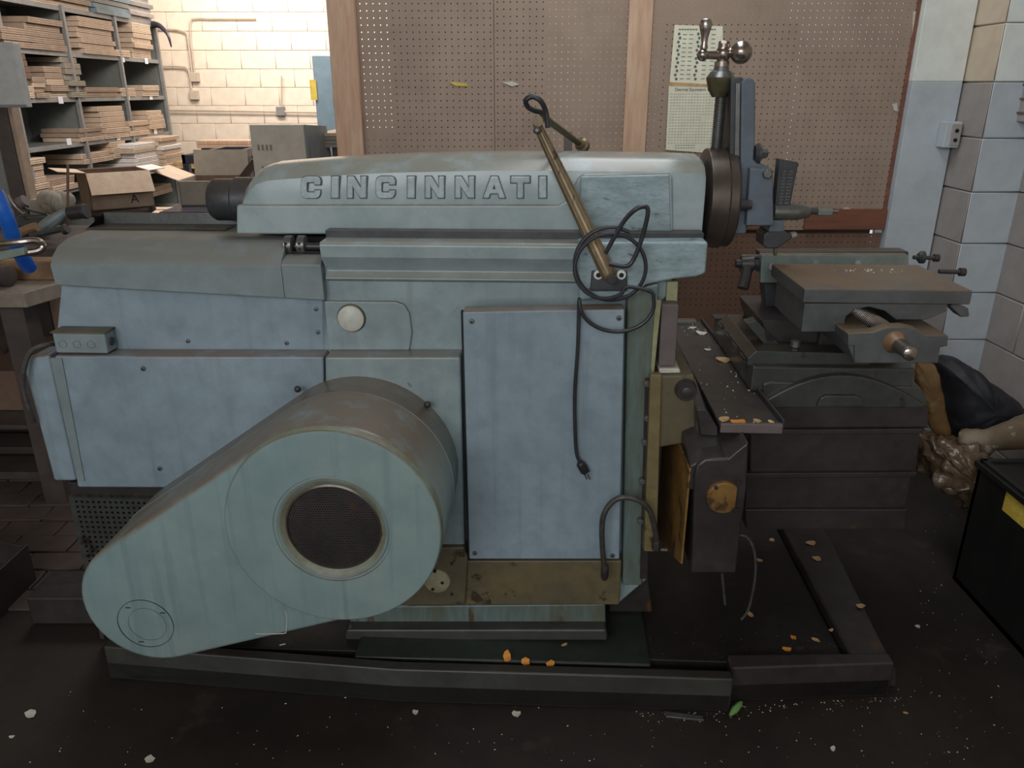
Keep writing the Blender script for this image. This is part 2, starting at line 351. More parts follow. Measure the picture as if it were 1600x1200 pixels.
# ------------------------------------------------------------------ pegboard partition
part = empty('pegboard_partition', (0, DP, 0)); tag(part, 'brown pegboard partition nailed to pine studs behind the machine', 'partition')
S = .0254
def peg(x0, x1, z0, z1, m, hole, y=0):
    nx = int((x1 - x0) / S); nz = int((z1 - z0) / S)
    o = perforated('pegboard', x0, z0, nx, nz, (x1 - x0) / nx, .0027, y, y + .006, m, part, hole=hole)
    return o
zb = W(900, 352, Y=DP).z
xa, xb_, xc, xd = W(556, 120, Y=DP).x, W(980, 120, Y=DP).x, W(1014, 120, Y=DP).x, W(1428, 120, Y=DP).x
def patch(i, j): return True
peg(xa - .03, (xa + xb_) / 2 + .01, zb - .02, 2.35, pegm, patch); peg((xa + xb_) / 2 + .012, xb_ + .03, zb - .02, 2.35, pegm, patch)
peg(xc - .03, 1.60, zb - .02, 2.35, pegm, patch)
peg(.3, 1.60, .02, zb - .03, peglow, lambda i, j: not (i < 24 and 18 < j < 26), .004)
def stud(px0, px1, y, d, name='stud', top=3.3, m=wood):
    x0 = W(px0, 120, Y=DP + y).x; x1 = W(px1, 120, Y=DP + y).x
    return MB().box(x0, x1, y, y + d, .0, top).build(name, m, part, .003)
stud(518, 560, -.045, .04); stud(978, 1015, -.02, .018)
MB().box(W(1255, 352, Y=DP).x, 1.60, -.02, .0, zb - .015, zb + .07).build('trim_board', redwood, part, .002)
MB().box(xa, W(1200, 352, Y=DP).x, -.012, .0, zb - .015, zb + .05).build('trim_board', redwood, part, .002)
MB().box(1.588, 1.602, -.006, .03, zb, 3.3).build('edge_strip', redwood, part, .001)
# things stored against the rear of the boards
for k, (x0, x1, z0, z1) in enumerate([(-.5, .15, 0, 1.95), (.62, 1.15, 0, 1.86), (1.2, 1.58, 0, 1.75)]):
    o = MB().box(x0, x1, DP + .07, DP + .09, 0.005, z1).build('plywood_sheet', card_dark)
    tag(o, ['plywood sheet leaning behind the pegboard, left of the middle stud', 'plywood sheet leaning behind the pegboard, right of the middle stud', 'plywood sheet leaning behind the pegboard near the white column'][k], 'sheet')
    rebase(o)
def scrap(pts, name, label, m=white_chip, cat='paper'):
    o = MB().prism(wp(pts, DP - .004), DP - .004, DP - .001).build(name, m); tag(o, label, cat); return rebase(o)
scrap([(703, 129), (709, 128), (730, 131), (731, 135), (712, 134)], 'tape_scrap', 'yellowish torn tape scrap on the pegboard, left of the pair', yellow_m, 'tape')
scrap([(785, 129), (800, 127), (812, 132), (800, 135)], 'tape_scrap', 'pale torn tape scrap on the pegboard, right of the pair', white_chip, 'tape')
scrap([(1369, 332), (1380, 333), (1379, 340), (1371, 339)], 'paper_scrap', 'torn white paper scrap highest on the red brown trim board')
scrap([(1366, 346), (1380, 345), (1380, 352), (1370, 351)], 'paper_scrap', 'torn white paper scrap in the middle on the trim board end')
scrap([(1367, 354), (1378, 353), (1378, 364), (1367, 363)], 'paper_scrap', 'torn white paper scrap lowest on the trim board end')
scrap([(1318, 326), (1324, 324), (1330, 327), (1334, 327), (1334, 332), (1324, 332)], 'paper_scrap', 'white arrow shaped paper scrap right of the tool tip')
scrap([(1427, 18), (1432, 17), (1432, 50), (1428, 66), (1425, 60)], 'tape_scrap', 'long white torn tape strip at the upper right board edge', white_chip, 'tape')
scrap([(1394, 163), (1402, 161), (1403, 174), (1397, 173)], 'paper_scrap', 'small white paper scrap near the right board edge', white_chip)

# wall chart
ch = empty('wall_chart', (W(1085, 137, Y=DP).x, DP - .006, W(1085, 235, Y=DP).z)); tag(ch, 'old cream two page tool chart pinned to the pegboard behind the machine head', 'chart')
o0 = ch.location
def cp(px, py): p = W(px, py, Y=DP - .006); return (p.x - o0.x, p.z - o0.z)
MB().prism([cp(*q) for q in ((1054, 39), (1129, 41), (1131, 134), (1046, 130))], -.002, 0).build('upper_page', paper, ch)
MB().prism([cp(*q) for q in ((1045, 133), (1131, 137), (1119, 240), (1040, 234))], -.003, 0).build('lower_page', paper, ch)
MB().prism([cp(*q) for q in ((1046, 128), (1120, 132), (1120, 136), (1045, 134))], -.004, 0).build('binding_strip', chip_m, ch)
x, z = cp(1054, 142); flat_text('heading', 'Decimal Equivalent Chart', (x, -.0035, z), (R(90), 0, 0), .0165, dark_wood, ch)
mbk = MB()
for k in range(13):
    x, z = cp(1062 + k * 4.3 + (k > 6) * 3, 46); mbk.box(x - .0042, x + .0042, -.0028, -.002, z - .002, z + .002)
mbk.build('heading_marks', ink, ch)
mbk = MB()
for k in range(11):
    for cx_, w_ in ((1070, 7), (1080, 7), (1103, 7), (1115, 7)):
        x, z = cp(cx_ - k * .5, 54 + k * 6.9); mbk.box(x - .008, x + .008, -.0028, -.002, z - .0012, z + .0012)
mbk.build('number_rows', ink, ch)
for k in range(12):
    for cx_ in (1061, 1091):
        x, z = cp(cx_ - k * .6 + (2 if k % 2 else 0), 53 + k * 6.4); MB().cyl((x, -.0028, z), (x, -.002, z), .0055, n=10).build('size_dot', ink, ch)
mbk = MB()
for i in range(16):
    for j in range(18):
        if i > 10 and 7 < j < 10: continue
        x, z = cp(1049 + i * 4.6 - j * .25, 147 + j * 4.5); mbk.box(x - .0035, x + .003, -.0036, -.003, z - .0008, z + .0008)
mbk.build('figure_rows', ink, ch)
for py, w_ in ((227, .1), (231, .07)):
    mbk = MB()
    for k in range(8):
        x, z = cp(1056 + k * 4, py); mbk.box(x - .0035, x + .0035, -.0036, -.003, z - .0012, z + .0012)
    mbk.build('footer_marks', ink, ch)

# ------------------------------------------------------------------ the machine
M = empty('shaping_machine', ORG, -TH)
tag(M, 'large worn blue grey shaping machine with raised lettering and a round belt guard', 'machine')

foot_m = mat('mossy_dark_paint', srgb(50, 60, 52), srgb(38, 42, 36), .4, scale=6, bump=.2)
# --- cast base with sump
def ground(pts, z): return [L(a, b, z=z) for a, b in pts]
a0, a1, a2 = L(172, 1060, z=0), L(620, 1097, z=0), L(1140, 1113, z=0)
zt = .113
r0 = L(1145, 1045, z=zt); r1 = L(1398, 1037, z=zt)
inner0 = L(1236, 848, z=zt); inner1 = L(1330, 1026, z=zt); outer0 = L(1300, 846, z=zt); outer1 = L(1388, 1022, z=zt)
yb = .78
base = MB()
base.loft([[Vector((a0.x, a0.y, 0)), Vector((a1.x, a1.y, 0)), Vector((a2.x, a2.y, 0)), Vector((r0.x, r0.y, 0)), Vector((r1.x, r1.y, 0)), Vector((outer0.x, yb, 0)), Vector((a0.x, yb, 0))],
           [Vector((a0.x, a0.y, .06)), Vector((a1.x, a1.y, .06)), Vector((a2.x, a2.y, .06)), Vector((r0.x, r0.y, .06)), Vector((r1.x, r1.y, .06)), Vector((outer0.x, yb, .06)), Vector((a0.x, yb, .06))]])
baseo = base.build('base', sump, M, .004)
def lip(pts, w, z0, z1, m, name='base_rim', bev=.006):
    secs = []
    for p, q in pts: secs.append([Vector((p.x, p.y, z0)), Vector((p.x, p.y, z1)), Vector((q.x, q.y, z1)), Vector((q.x, q.y, z0))])
    return MB().loft(secs).build(name, m, M, bev)
off = Vector((0, .035, 0))
lip([(a0, a0 + off), (a1, a1 + off), (a2, a2 + off)], .03, 0, zt, base_paint)
lip([(Vector((a2.x, a2.y + .001, 0)), a2 + off * 2.2), (r0, r0 + off * 1.6), (r1, r1 + off * 1.2)], .03, 0, zt + .003, dark_oil)
lip([(inner1, outer1), (inner0, outer0), (Vector((inner0.x, yb, 0)), Vector((outer0.x, yb, 0)))], .1, .03, zt, dark_oil)
MB().loft([[Vector((outer1.x, outer1.y, 0)), Vector((outer1.x, outer1.y, zt - .02)), Vector((outer1.x + .03, outer1.y, zt - .05)), Vector((outer1.x + .04, outer1.y, 0))],
           [Vector((outer0.x, yb, 0)), Vector((outer0.x, yb, zt - .02)), Vector((outer0.x + .03, yb, zt - .05)), Vector((outer0.x + .04, yb, 0))]]).build('rim_flange', dark_oil, M, .003)
MB().box(L(560, 1010, z=.085).x, L(1010, 1000, z=.085).x, -.135, .3, .06, .098).build('column_foot', foot_m, M, .008)
MB().box(a0.x + .04, inner0.x - .01, -.1, .7, .055, .088).build('sump_plate', sump, M, .004)

# --- column
frontal('column_flare', [(548, 948), (946, 944), (947, 994), (544, 994)], -.012, .35, oily_green, M, .006)
fl = lp([(540, 984), (948, 984), (950, 1002), (538, 1002)], -.05)
MB().prism(fl, -.05, .3).build('column_flange', base_paint, M, .008)
frontal('column', [(500, 400), (1052, 400), (1050, 452), (1028, 480), (1012, 905), (965, 945), (560, 950), (500, 700)], .03, .48, paint, M, .006)
frontal('rear_upper_housing', [(96, 440), (512, 455), (512, 552), (86, 545)], .03, .46, paint_blue, M, .004)
frontal('rear_lower_cabinet', [(84, 556), (505, 557), (509, 764), (121, 762)], -.028, .46, paint_blue, M, .006)
frontal('rear_end_cover', [(36, 572), (44, 558), (76, 554), (119, 752), (84, 752)], -.022, .42, paint_blue, M, .008)
frontal('rear_seam_strip', [(78, 560), (96, 560), (132, 752), (121, 752)], -.032, -.02, cover_paint, M, .001)
frontal('middle_panel', [(507, 557), (720, 557), (726, 860), (655, 860), (640, 950), (560, 950), (510, 760)], -.03, .3, paint, M, .008)
# raised pad with the round inspection disc
frontal('inspection_pad', [(506, 470), (618, 471), (632, 476), (640, 490), (644, 520), (640, 548), (512, 548)], .022, .05, paint, M, .005)
p = L(549, 497, y=.02); MB().lathe([(0, .026), (.006, .037), (.014, .038), (.016, .03)], (p.x, .012, p.z), (0, 1, 0), 32).build('disc_rim', olive, M)
MB().lathe([(0, .0), (.002, .028), (.006, .034), (.012, .034)], (p.x, .006, p.z), (0, 1, 0), 32).build('inspection_disc', cream_disc, M)
# service door
door = frontal('service_door', [(723, 487), (976, 483), (968, 874), (733, 874)], -.055, .0, paint_blue, M, .004)
frontal('door_gap', [(720, 486), (724, 486), (735, 876), (731, 876)], -.031, -.02, black, M, 0)
def screw(px, py, y, r=.006, m=dull_steel, name='screw', par=None):
    p = L(px, py, y=y); q = MB().lathe([(-.004, r * .4), (-.0035, r * .85), (0, r), (.002, r)], (p.x, p.y, p.z), (0, 1, 0), 14).build(name, m, par or M)
    MB().cyl((p.x, p.y - .0045, p.z), (p.x, p.y - .003, p.z), r * .35, n=6).build('socket', black, q)
for px, py in ((737, 502), (967, 497), (742, 864), (957, 868)): screw(px, py, -.055, .007, par=door)
for px, py in ((494, 483), (497, 519), (448, 536), (294, 533)): screw(px, py, .03)
for px, py in ((224, 576), (250, 732)): screw(px, py, -.028, .007)
# lower skirt and bearing bracket
frontal('lower_skirt', [(727, 876), (972, 876), (968, 946), (724, 946)], -.03, .3, oily, M, .006)
frontal('bracket', [(640, 855), (726, 855), (731, 870), (727, 946), (600, 948)], -.045, -.0, oily, M, .006)
p = L(683, 907, y=-.045); MB().lathe([(0, .032), (.003, .037), (.008, .038)], (p.x, p.y - .008, p.z), (0, 1, 0), 28).build('bearing_disc', old_disc, M)
for a, b in ((679, 893), (691, 911), (676, 921)):
    q = L(a, b, y=-.054); MB().cyl((q.x, q.y, q.z), (q.x, q.y + .004, q.z), .005, n=12).build('screw_hole', black, M)
for a, b in ((706, 880), (706, 928)): screw(a, b, -.045, .005, dark_oil)
# perforated lower vent panel
v0, v1 = L(113, 776, y=.0), L(262, 895, y=.0)
perforated('vent_panel', v0.x + .0, v1.z - .09, 22, 21, .0165, .0042, .0, .004, cast_green, M)
MB().box(v0.x - .01, v0.x + .5, .02, .03, .03, v0.z).build('vent_backing', black, M)
MB().box(v0.x - .005, -.3, -.0, .44, v0.z - .005, v0.z + .045).build('cabinet_sill', dark_oil, M, .003)
MB().box(v0.x - .012, v0.x, 0, .4, .02, v0.z).build('vent_side', cast_green, M)

# --- way covers (rear, notch, front)
zc = L(300, 417, y=0).z; ztop = L(300, 369, y=.12).z
def cover_sec(x, zb, zcr, zt_, y0=0.0, back=.45):
    pts = [(y0 + .004, zb), (y0, zcr), (y0 + .012, zcr + (zt_ - zcr) * .35), (y0 + .045, zcr + (zt_ - zcr) * .75), (y0 + .09, zt_ - .002), (y0 + .13, zt_), (back, zt_), (back, zb)]
    return [Vector((x, y, z)) for y, z in pts]
xl, xm, xr_ = L(77, 410, y=0).x, L(438, 410, y=0).x, L(501, 410, y=0).x
zl, zr_ = L(83, 446, y=0).z, L(500, 470, y=0).z
zm_ = zl + (zr_ - zl) * (xm - xl) / (xr_ - xl)
MB().loft([cover_sec(xl + .012, zl + .012, zc, ztop - .012), cover_sec(xl, zl + .006, zc, ztop - .004), cover_sec(xl + .003, zl, zc, ztop), cover_sec(xm, zm_, zc, ztop)]).build('rear_way_cover', cover_paint, M, .003)
zn = L(470, 401, y=0).z
MB().loft([cover_sec(xm, zm_, zn - .02, zn, back=.45), cover_sec(xr_, zr_, zn - .02, zn, back=.45)]).build('cover_notch', cover_paint, M, .003)
MB().box(xm, xr_ + .01, .14, .45, zn, ztop - .002).build('notch_shade_back', black, M)  # black back, floor and side paint the shade inside the notch
MB().box(xm - .002, xr_ - .004, .05, .145, zn - .001, zn + .003).build('notch_shade_floor', black, M)
MB().box(xm - .001, xm + .003, .045, .145, zn, ztop - .001).build('notch_shade_side', black, M)
for a in (452, 472):
    p = L(a, 383, y=.07); q = MB().lathe([(0, .02), (.002, .025), (.02, .025), (.022, .02)], (p.x - .01, .07, p.z), (1, 0, 0), 20).build('collar', dull_steel, M)
    for k in range(2): MB().cyl((p.x, .0437, p.z - .006 + k * .014), (p.x, .06, p.z - .006 + k * .014), .003, n=8).build('pin_hole', black, q)
p = L(486, 385, y=.07); MB().cyl((p.x - .04, .07, p.z), (p.x + .03, .07, p.z), .01).build('feed_shaft', dark_oil, M)
# front cover: flat face, recess line and drooping nose
x0, x1 = L(501, 390, y=-.004).x, L(1107, 390, y=-.004).x
zA, zB, zC, zD = [L(800, v, y=0).z for v in (379, 403, 428, 440)]
def fsec(x, zlow):
    pts = [(.03, zlow), (.012, zD), (.026, zC), (-.010, zB), (-.014, zA - .008), (-.008, zA), (.42, zA), (.42, zlow)]
    return [Vector((x, y, z)) for y, z in pts]
xn = L(905, 400, y=0).x
MB().loft([fsec(x0, zD - .01), fsec(xn, zD - .01)]).build('way_cover', ram_paint, M, .003)
frontal('front_nose', [(902, 379), (1107, 378), (1103, 428), (1088, 433), (1050, 437), (1010, 446), (988, 462), (905, 470)], -.008, .42, worn_paint, M, .007)
MB().box(x0, x1 - .003, .05, .40, zA - .004, zA + .018).build('ram_way', iron, M, .001)
# outlet under the arm
p0 = L(955, 440, y=-.02)
ot = MB().prism(lp([(925, 424), (980, 424), (980, 455), (922, 455)], -.02), -.02, 0.01).build('outlet_plate', iron, M, .003)
for a in (935, 971):
    p = L(a, 430, y=-.024); MB().lathe([(0, .006), (.001, .011), (.006, .012)], (p.x, p.y, p.z), (0, 1, 0), 18).build('bushing', white_plastic, ot)
    MB().cyl((p.x, p.y - .001, p.z), (p.x, p.y + .001, p.z), .006, n=12).build('socket', black, ot)

# --- ram
yf, yc, yk = .10, .235, .37
zb_ = L(700, 367, y=yf).z
tops = [(372, 318), (376, 285), (384, 266), (396, 256), (430, 251), (520, 244), (620, 239), (760, 236), (900, 236), (1040, 238), (1092, 240), (1098, 246)]
secs = []
for px, py in tops:
    x = L(px, py, y=yf if px < 400 else yc - .06).x; zt2 = L(px, py, y=yc).z
    if px < 380: zt2 = L(px, py, y=yf + .03).z
    sh = max(zb_ + .03, zt2 - .075); pts = [(yf, zb_), (yf, (zb_ + sh) / 2), (yf, sh)]
    for k in range(1, 8):
        t = k / 8 * math.pi; c_ = math.cos(t); s_ = math.sin(t)
        pts.append((yc - (yc - yf) * math.copysign(abs(c_) ** .7, c_), sh + (zt2 - sh) * s_ ** .75))
    pts += [(yk, sh), (yk, zb_)]
    secs.append([Vector((x, y, z)) for y, z in pts])
secs = [[Vector((s[0].x, p.y, zb_ + (p.z - zb_))) for p in s] for s in secs]
ram = MB().loft(secs).build('ram', ram_paint, M, .003)
frontal('ram_side_rail', [(369, 320), (872, 320), (884, 314), (890, 304), (903, 279), (911, 272), (1044, 270), (1051, 276), (1052, 368), (369, 366)], yf - .012, yf + .02, ram_paint, ram, .006)
frontal('gib_cover_plate', [(907, 276), (1046, 273), (1049, 367), (903, 367)], yf - .016, yf, worn_paint, ram, .004)
# raised letters, each drawn from its own strokes
outline_m = mat('grime_shade_outline', srgb(92, 104, 108), srgb(78, 86, 86), .6, scale=12)  # dark letter outline: dirt, with the groove's shade put into the colour
def offset(P, d):
    n = len(P); ar = sum(P[i][0] * P[(i + 1) % n][1] - P[(i + 1) % n][0] * P[i][1] for i in range(n)); sg = 1 if ar > 0 else -1; out = []
    for i in range(n):
        a, b, c_ = Vector(P[i - 1]), Vector(P[i]), Vector(P[(i + 1) % n]); u = (b - a).normalized(); v = (c_ - b).normalized()
        n1 = Vector((u.y, -u.x)) * sg; n2 = Vector((v.y, -v.x)) * sg; m_ = (n1 + n2); m_ = m_ / max(.5, m_.dot(n1)); out.append(tuple(b + m_ * d))
    return out
def letter(ch_, px, w=30, h=34, py=276):
    y = yf - .008
    A = lambda u, v: (px + u * w, py + (1 - v) * h)
    t = .30
    out = {'I': [[(.3, 0), (.7, 0), (.7, 1), (.3, 1)]],
           'N': [[(0, 0), (t, 0), (t, .5), (.68, 0), (1, 0), (1, 1), (1 - t, 1), (1 - t, .5), (.32, 1), (0, 1)]],
           'T': [[(.34, 0), (.66, 0), (.66, .7), (1, .7), (1, 1), (0, 1), (0, .7), (.34, .7)]],
           'A': [[(-.08, 0), (.24, 0), (.3, .2), (.70, .2), (.76, 0), (1.08, 0), (.68, 1), (.32, 1)]]}
    if ch_ == 'C':
        P_ = [(1, .62), (1, .8), (.93, .94), (.78, 1), (.25, 1), (.07, .93), (0, .78), (0, .22), (.07, .07), (.25, 0), (.78, 0), (.93, .06), (1, .2), (1, .36),
              (.7, .36), (.7, .27), (.35, .27), (.3, .32), (.3, .68), (.35, .73), (.7, .73), (.7, .62)]
    else: P_ = out[ch_][0]
    o = MB().prism(lp([A(u, v) for u, v in P_], y), y, yf + .002).build('letter', letter_m, ram, .0035, seg=3)
    MB().prism(offset(lp([A(u, v) for u, v in P_], y), .0021), yf - .0008, yf + .001).build('letter_dark_outline', outline_m, o)
    if ch_ == 'A': MB().prism(lp([A(.42, .42), A(.58, .42), A(.5, .64)], y - .0012), y - .0012, y + .002).build('counter', iron, o)
for ch_, px in zip('CINCINNATI', (470, 508, 542, 587, 627, 664, 711, 757, 798, 833)): letter(ch_, px)
# rear stub of the ram
p = L(352, 312, y=yc); MB().lathe([(0, .03), (.004, .048), (.016, .056), (.07, .056), (.075, .06), (.16, .06)], (L(330, 312, y=yc).x, yc, p.z), (1, 0, 0), 28).build('ram_stub', iron, M, .002)
p = L(320, 360, y=.3)
MB().loft([[Vector((L(162, 345, y=.3).x, y, z)) for y, z in ((.2, ztop), (.205, ztop + .004), (.3, ztop + .002), (.305, ztop + .032), (.312, ztop + .032), (.312, ztop))],
           [Vector((L(372, 345, y=.3).x, y, z)) for y, z in ((.2, ztop), (.205, ztop + .004), (.3, ztop + .002), (.305, ztop + .032), (.312, ztop + .032), (.312, ztop))]]).build('oil_trough', cast_green, M, .001)
# --- head
xe = L(1097, 300, y=yc).x; zc2 = L(1120, 310, y=yc).z
head = MB().lathe([(.0, .122), (.003, .128), (.048, .130), (.050, .126), (.072, .126), (.077, .120)], (xe, yc, zc2), (1, 0, 0), 48).build('swivel_head', rusty_ring, M, .002)
yh = .19
frontal('head_slide_rear', [(1142, 122), (1160, 120), (1163, 245), (1152, 360), (1140, 250)], yh, .32, iron, M, .003)
sl = frontal('tool_slide', [(1158, 128), (1164, 122), (1176, 122), (1181, 130), (1180, 225), (1178, 250), (1208, 264), (1208, 352), (1167, 354), (1166, 366), (1148, 366), (1152, 300), (1157, 250)], yh - .01, .33, slide_paint, M, .005)
frontal('clapper_box', [(1172, 262), (1208, 265), (1209, 353), (1166, 353)], yh - .035, .32, slide_paint, M, .004)
frontal('slide_gib', [(1150, 130), (1157, 130), (1155, 250), (1148, 250)], yh - .006, .2, dull_steel, M, .001)
def hexa(px, py, y, r, dx=0, dlen=.02, m=dull_steel, name='hex_nut', axis=(0, -1, 0)):
    p = L(px, py, y=y); return MB().lathe([(0, r), (dlen * .9, r), (dlen, r * .85)], (p.x, p.y, p.z), axis, 6).build(name, m, M, .001)
hexa(1197, 271, yh - .03, .0125); p = L(1197, 271, y=yh - .055); MB().cyl(p, p + Vector((0, .01, 0)), .005, n=10).build('stud_end', dull_steel, M)
p = L(1182, 240, y=yh); MB().lathe([(0, .02), (.008, .026), (.014, .026)], (p.x - .006, yh, p.z), (1, 0, 0), 20).build('washer', iron, M)
MB().lathe([(0, .013), (.018, .013), (.022, .009)], (p.x + .006, yh, p.z), (1, 0, 0), 6).build('hex_bolt', dull_steel, M)
p = L(1153, 320, y=yh - .06); MB().lathe([(0, .015), (.014, .015), (.02, .012), (.034, .012)], (p.x, p.y, p.z), (1, 0, 0), 10).build('hex_bolt', iron, M, .001)
# down-feed screw with ball crank
xs_ = L(1122, 200, y=yc).x
z_ = lambda py, y=yc: L(1122, py, y=y).z
mb = MB(); zz = z_(250); zhi = z_(148)
prof = []
while zz < zhi: prof += [(zz, .0125), (zz + .0016, .0155), (zz + .0024, .0155), (zz + .004, .0125)]; zz += .0048
mb.lathe(prof, (xs_, yc, 0), (0, 0, 1), 20); mb.build('down_feed_screw', dull_steel, M)
xs_ = L(1126, 120, y=yc).x
MB().lathe([(z_(152), .018), (z_(145), .024), (z_(142), .028), (z_(125), .035), (z_(121), .036)], (xs_, yc, 0), (0, 0, 1), 12).build('feed_nut', olive, M, .001)
MB().lathe([(z_(121), .035), (z_(112), .026), (z_(110), .02), (z_(104), .018)], (xs_, yc, 0), (0, 0, 1), 28).build('graduated_collar', dull_steel, M)
MB().lathe([(z_(106), .014), (z_(104), .0185), (z_(96), .0185), (z_(95), .014), (z_(92), .013)], (L(1128, 100, y=yc).x, yc, 0), (0, 0, 1), 24).build('lock_collar', steel, M)
xk = L(1130, 84, y=yc).x
ck = MB().lathe([(z_(95), .013), (z_(91), .017), (z_(84), .019), (z_(77), .017), (z_(74), .013)], (xk, yc, 0), (0, 0, 1), 28).build('crank_hub', steel, M)
pl, pr = L(1098, 86, y=yc - .02), L(1158, 82, y=yc - .01)
MB().cyl(pl, Vector((xk, yc, pl.z)), .009, .011).build('crank_arm', steel, ck)
MB().cyl(Vector((xk, yc, pr.z)), pr, .010, .013).build('crank_arm', steel, ck)
MB().sphere(pl, .0145, 24).build('small_ball', steel, ck)
MB().sphere(pr, .0275, 32).build('counterweight_ball', steel, ck)
zl_ = lambda py: L(1100, py, y=yc - .02).z
MB().lathe([(zl_(77), .009), (zl_(74), .0098), (zl_(68), .0075), (zl_(58), .009), (zl_(46), .0135), (zl_(38), .016), (zl_(31), .0125), (zl_(28), .005)], (L(1101, 60, y=yc - .02).x, pl.y, 0), (0, 0, 1), 24).build('crank_handle', steel, ck)
MB().lathe([(z_(75), .014), (z_(68), .014)], (xk, yc, 0), (0, 0, 1), 24).build('washer', steel, ck)
MB().lathe([(z_(70), .014), (z_(65), .014), (z_(64), .012)], (xk, yc, 0), (0, 0, 1), 6).build('hex_nut', steel, ck, .001)
# tool bits carried by the head
yt = .2
tp = frontal('tool_holder_bar', [(1218, 248), (1248, 254), (1241, 290), (1234, 325), (1211, 320)], yt - .01, yt + .025, iron, M, .002)
rot = math.atan2(1, 5)
mb = MB()
for k in range(11):
    for w_, a_, b_ in ((.0055, 1236, 1229), (.004, 1226, 1220)):
        p = L(a_ + (b_ - a_) * k / 10, 268 + k * 4.9, y=yt - .0112); hw = w_ * (.7 + .3 * (k % 3) / 2)
        mb.box(p.x - hw, p.x - hw * .3, p.y - .0005, p.y + .0006, p.z - .002, p.z + .002); mb.box(p.x + hw * .2, p.x + hw, p.y - .0005, p.y + .0006, p.z - .0022 + .001 * (k % 2), p.z + .0016)
mb.build('stamped_marks', dull_steel, tp)
zt3 = L(1240, 331, y=yt).z; X_ = lambda a: L(a, 331, y=yt).x
MB().lathe([(X_(1208), .021), (X_(1245), .0215), (X_(1262), .016), (X_(1265), .013)], (0, yt, zt3), (1, 0, 0), 28).build('tool_shank', dull_steel, M)
prof = []; xx = X_(1264)
while xx < X_(1278): prof += [(xx, .008), (xx + .0015, .0105), (xx + .003, .008)]; xx += .0035
MB().lathe(prof, (0, yt, zt3 + .003), (1, 0, 0), 18).build('threaded_rod', dull_steel, M)
MB().lathe([(X_(1277), .0135), (X_(1299), .0135)], (0, yt, zt3 + .003), (1, 0, 0), 6).build('hex_nut', vise_pale, M, .001)
MB().cyl((X_(1298), yt, zt3 + .003), (X_(1309), yt, zt3 + .003), .0065).build('rod_end', steel, M)
frontal('clapper_block', [(1205, 344), (1225, 344), (1225, 366), (1200, 366)], yt - .015, .28, slide_paint, M, .003)
frontal('tool_head', [(1199, 362), (1226, 362), (1238, 368), (1236, 374), (1216, 388), (1200, 389), (1192, 384), (1193, 368)], yt - .02, .26, iron, M, .004)
frontal('cutting_bit', [(1236, 365), (1245, 363), (1246, 369), (1238, 372)], yt - .008, yt + .01, vise_pale, M, .001)
frontal('cutting_bit', [(1209, 388), (1215, 388), (1214, 400), (1210, 400)], yt - .01, yt + .0, olive, M, .001)

# --- column front slideway and bolts
frontal('slideway_rib', [(980, 462), (1012, 447), (1030, 443), (1028, 480), (1004, 915), (972, 915)], -.012, .1, oily_green, M, .006)
frontal('slideway_edge', [(1024, 470), (1034, 470), (1022, 585), (1016, 585)], -.02, .02, lime_m, M, .002)
frontal('slide_post', [(1042, 440), (1060, 440), (1058, 478), (1040, 478)], .02, .1, lime_m, M, .003)
frontal('gib_plate', [(1034, 476), (1061, 476), (1055, 572), (1029, 572)], -.02, .1, gib_m, M, .003)
frontal('gib_clip', [(1030, 576), (1062, 576), (1064, 583), (1030, 584)], -.026, .05, white_chip, M, .003)
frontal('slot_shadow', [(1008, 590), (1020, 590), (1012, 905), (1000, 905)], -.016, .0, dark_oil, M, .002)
for a, b in ((1011, 598), (1011, 652), (1007, 689), (1003, 750), (1000, 812)):
    hexa(a, b, -.018, .009, m=vise_iron, name='gib_bolt', dlen=.014)
frontal('slideway_foot', [(956, 890), (1012, 890), (1020, 958), (950, 958)], .09, .3, dark_oil, M, .008)

rail_m = mat('oily_yellow_paint', srgb(132, 118, 78), srgb(108, 96, 66), .45, scale=8, spots=srgb(70, 54, 38), spot_scale=12, spot_cut=.6)
# --- cross rail, seen at its end
xA = .455
frontal('cross_rail', [(1016, 588), (1085, 585), (1088, 690), (1030, 700), (1020, 860), (1004, 860)], -.04, .68, oily, M, .006)
frontal('rail_edge', [(1016, 586), (1034, 586), (1026, 862), (1006, 862)], -.055, -.03, rail_m, M, .003)
p = L(1072, 610, y=-.05); MB().lathe([(0, .008), (.002, .014), (.006, .014), (.006, .024), (.012, .026), (.03, .028)], (p.x, p.y - .02, p.z), (0, 1, 0), 28).build('rail_boss', dark_oil, M)
# gear case in front
yg = -.19
G = lp([(1085, 745), (1089, 728), (1102, 718), (1138, 716), (1152, 704), (1170, 690), (1167, 760), (1158, 830), (1150, 896), (1080, 896)], yg)
gc = MB().prism(G, yg, .3).build('gear_case', dark_oil, M, .006)
cfl = [L(1083, 735, y=yg), L(1079, 893, y=yg)]
xg = cfl[0].x - .002; ybk = L(1031, 780, x=xg).y; zbk = L(1028, 848, x=xg).z
MB().loft([[Vector((xg, yg + .01, cfl[1].z + .015)), Vector((xg, yg + .01, cfl[0].z)), Vector((xg, ybk, cfl[0].z - .01)), Vector((xg, ybk, zbk))],
           [Vector((xg - .006, yg + .01, cfl[1].z + .015)), Vector((xg - .006, yg + .01, cfl[0].z)), Vector((xg - .006, ybk, cfl[0].z - .01)), Vector((xg - .006, ybk, zbk))]]).build('case_side_plate', yellow_oil, gc, .002)
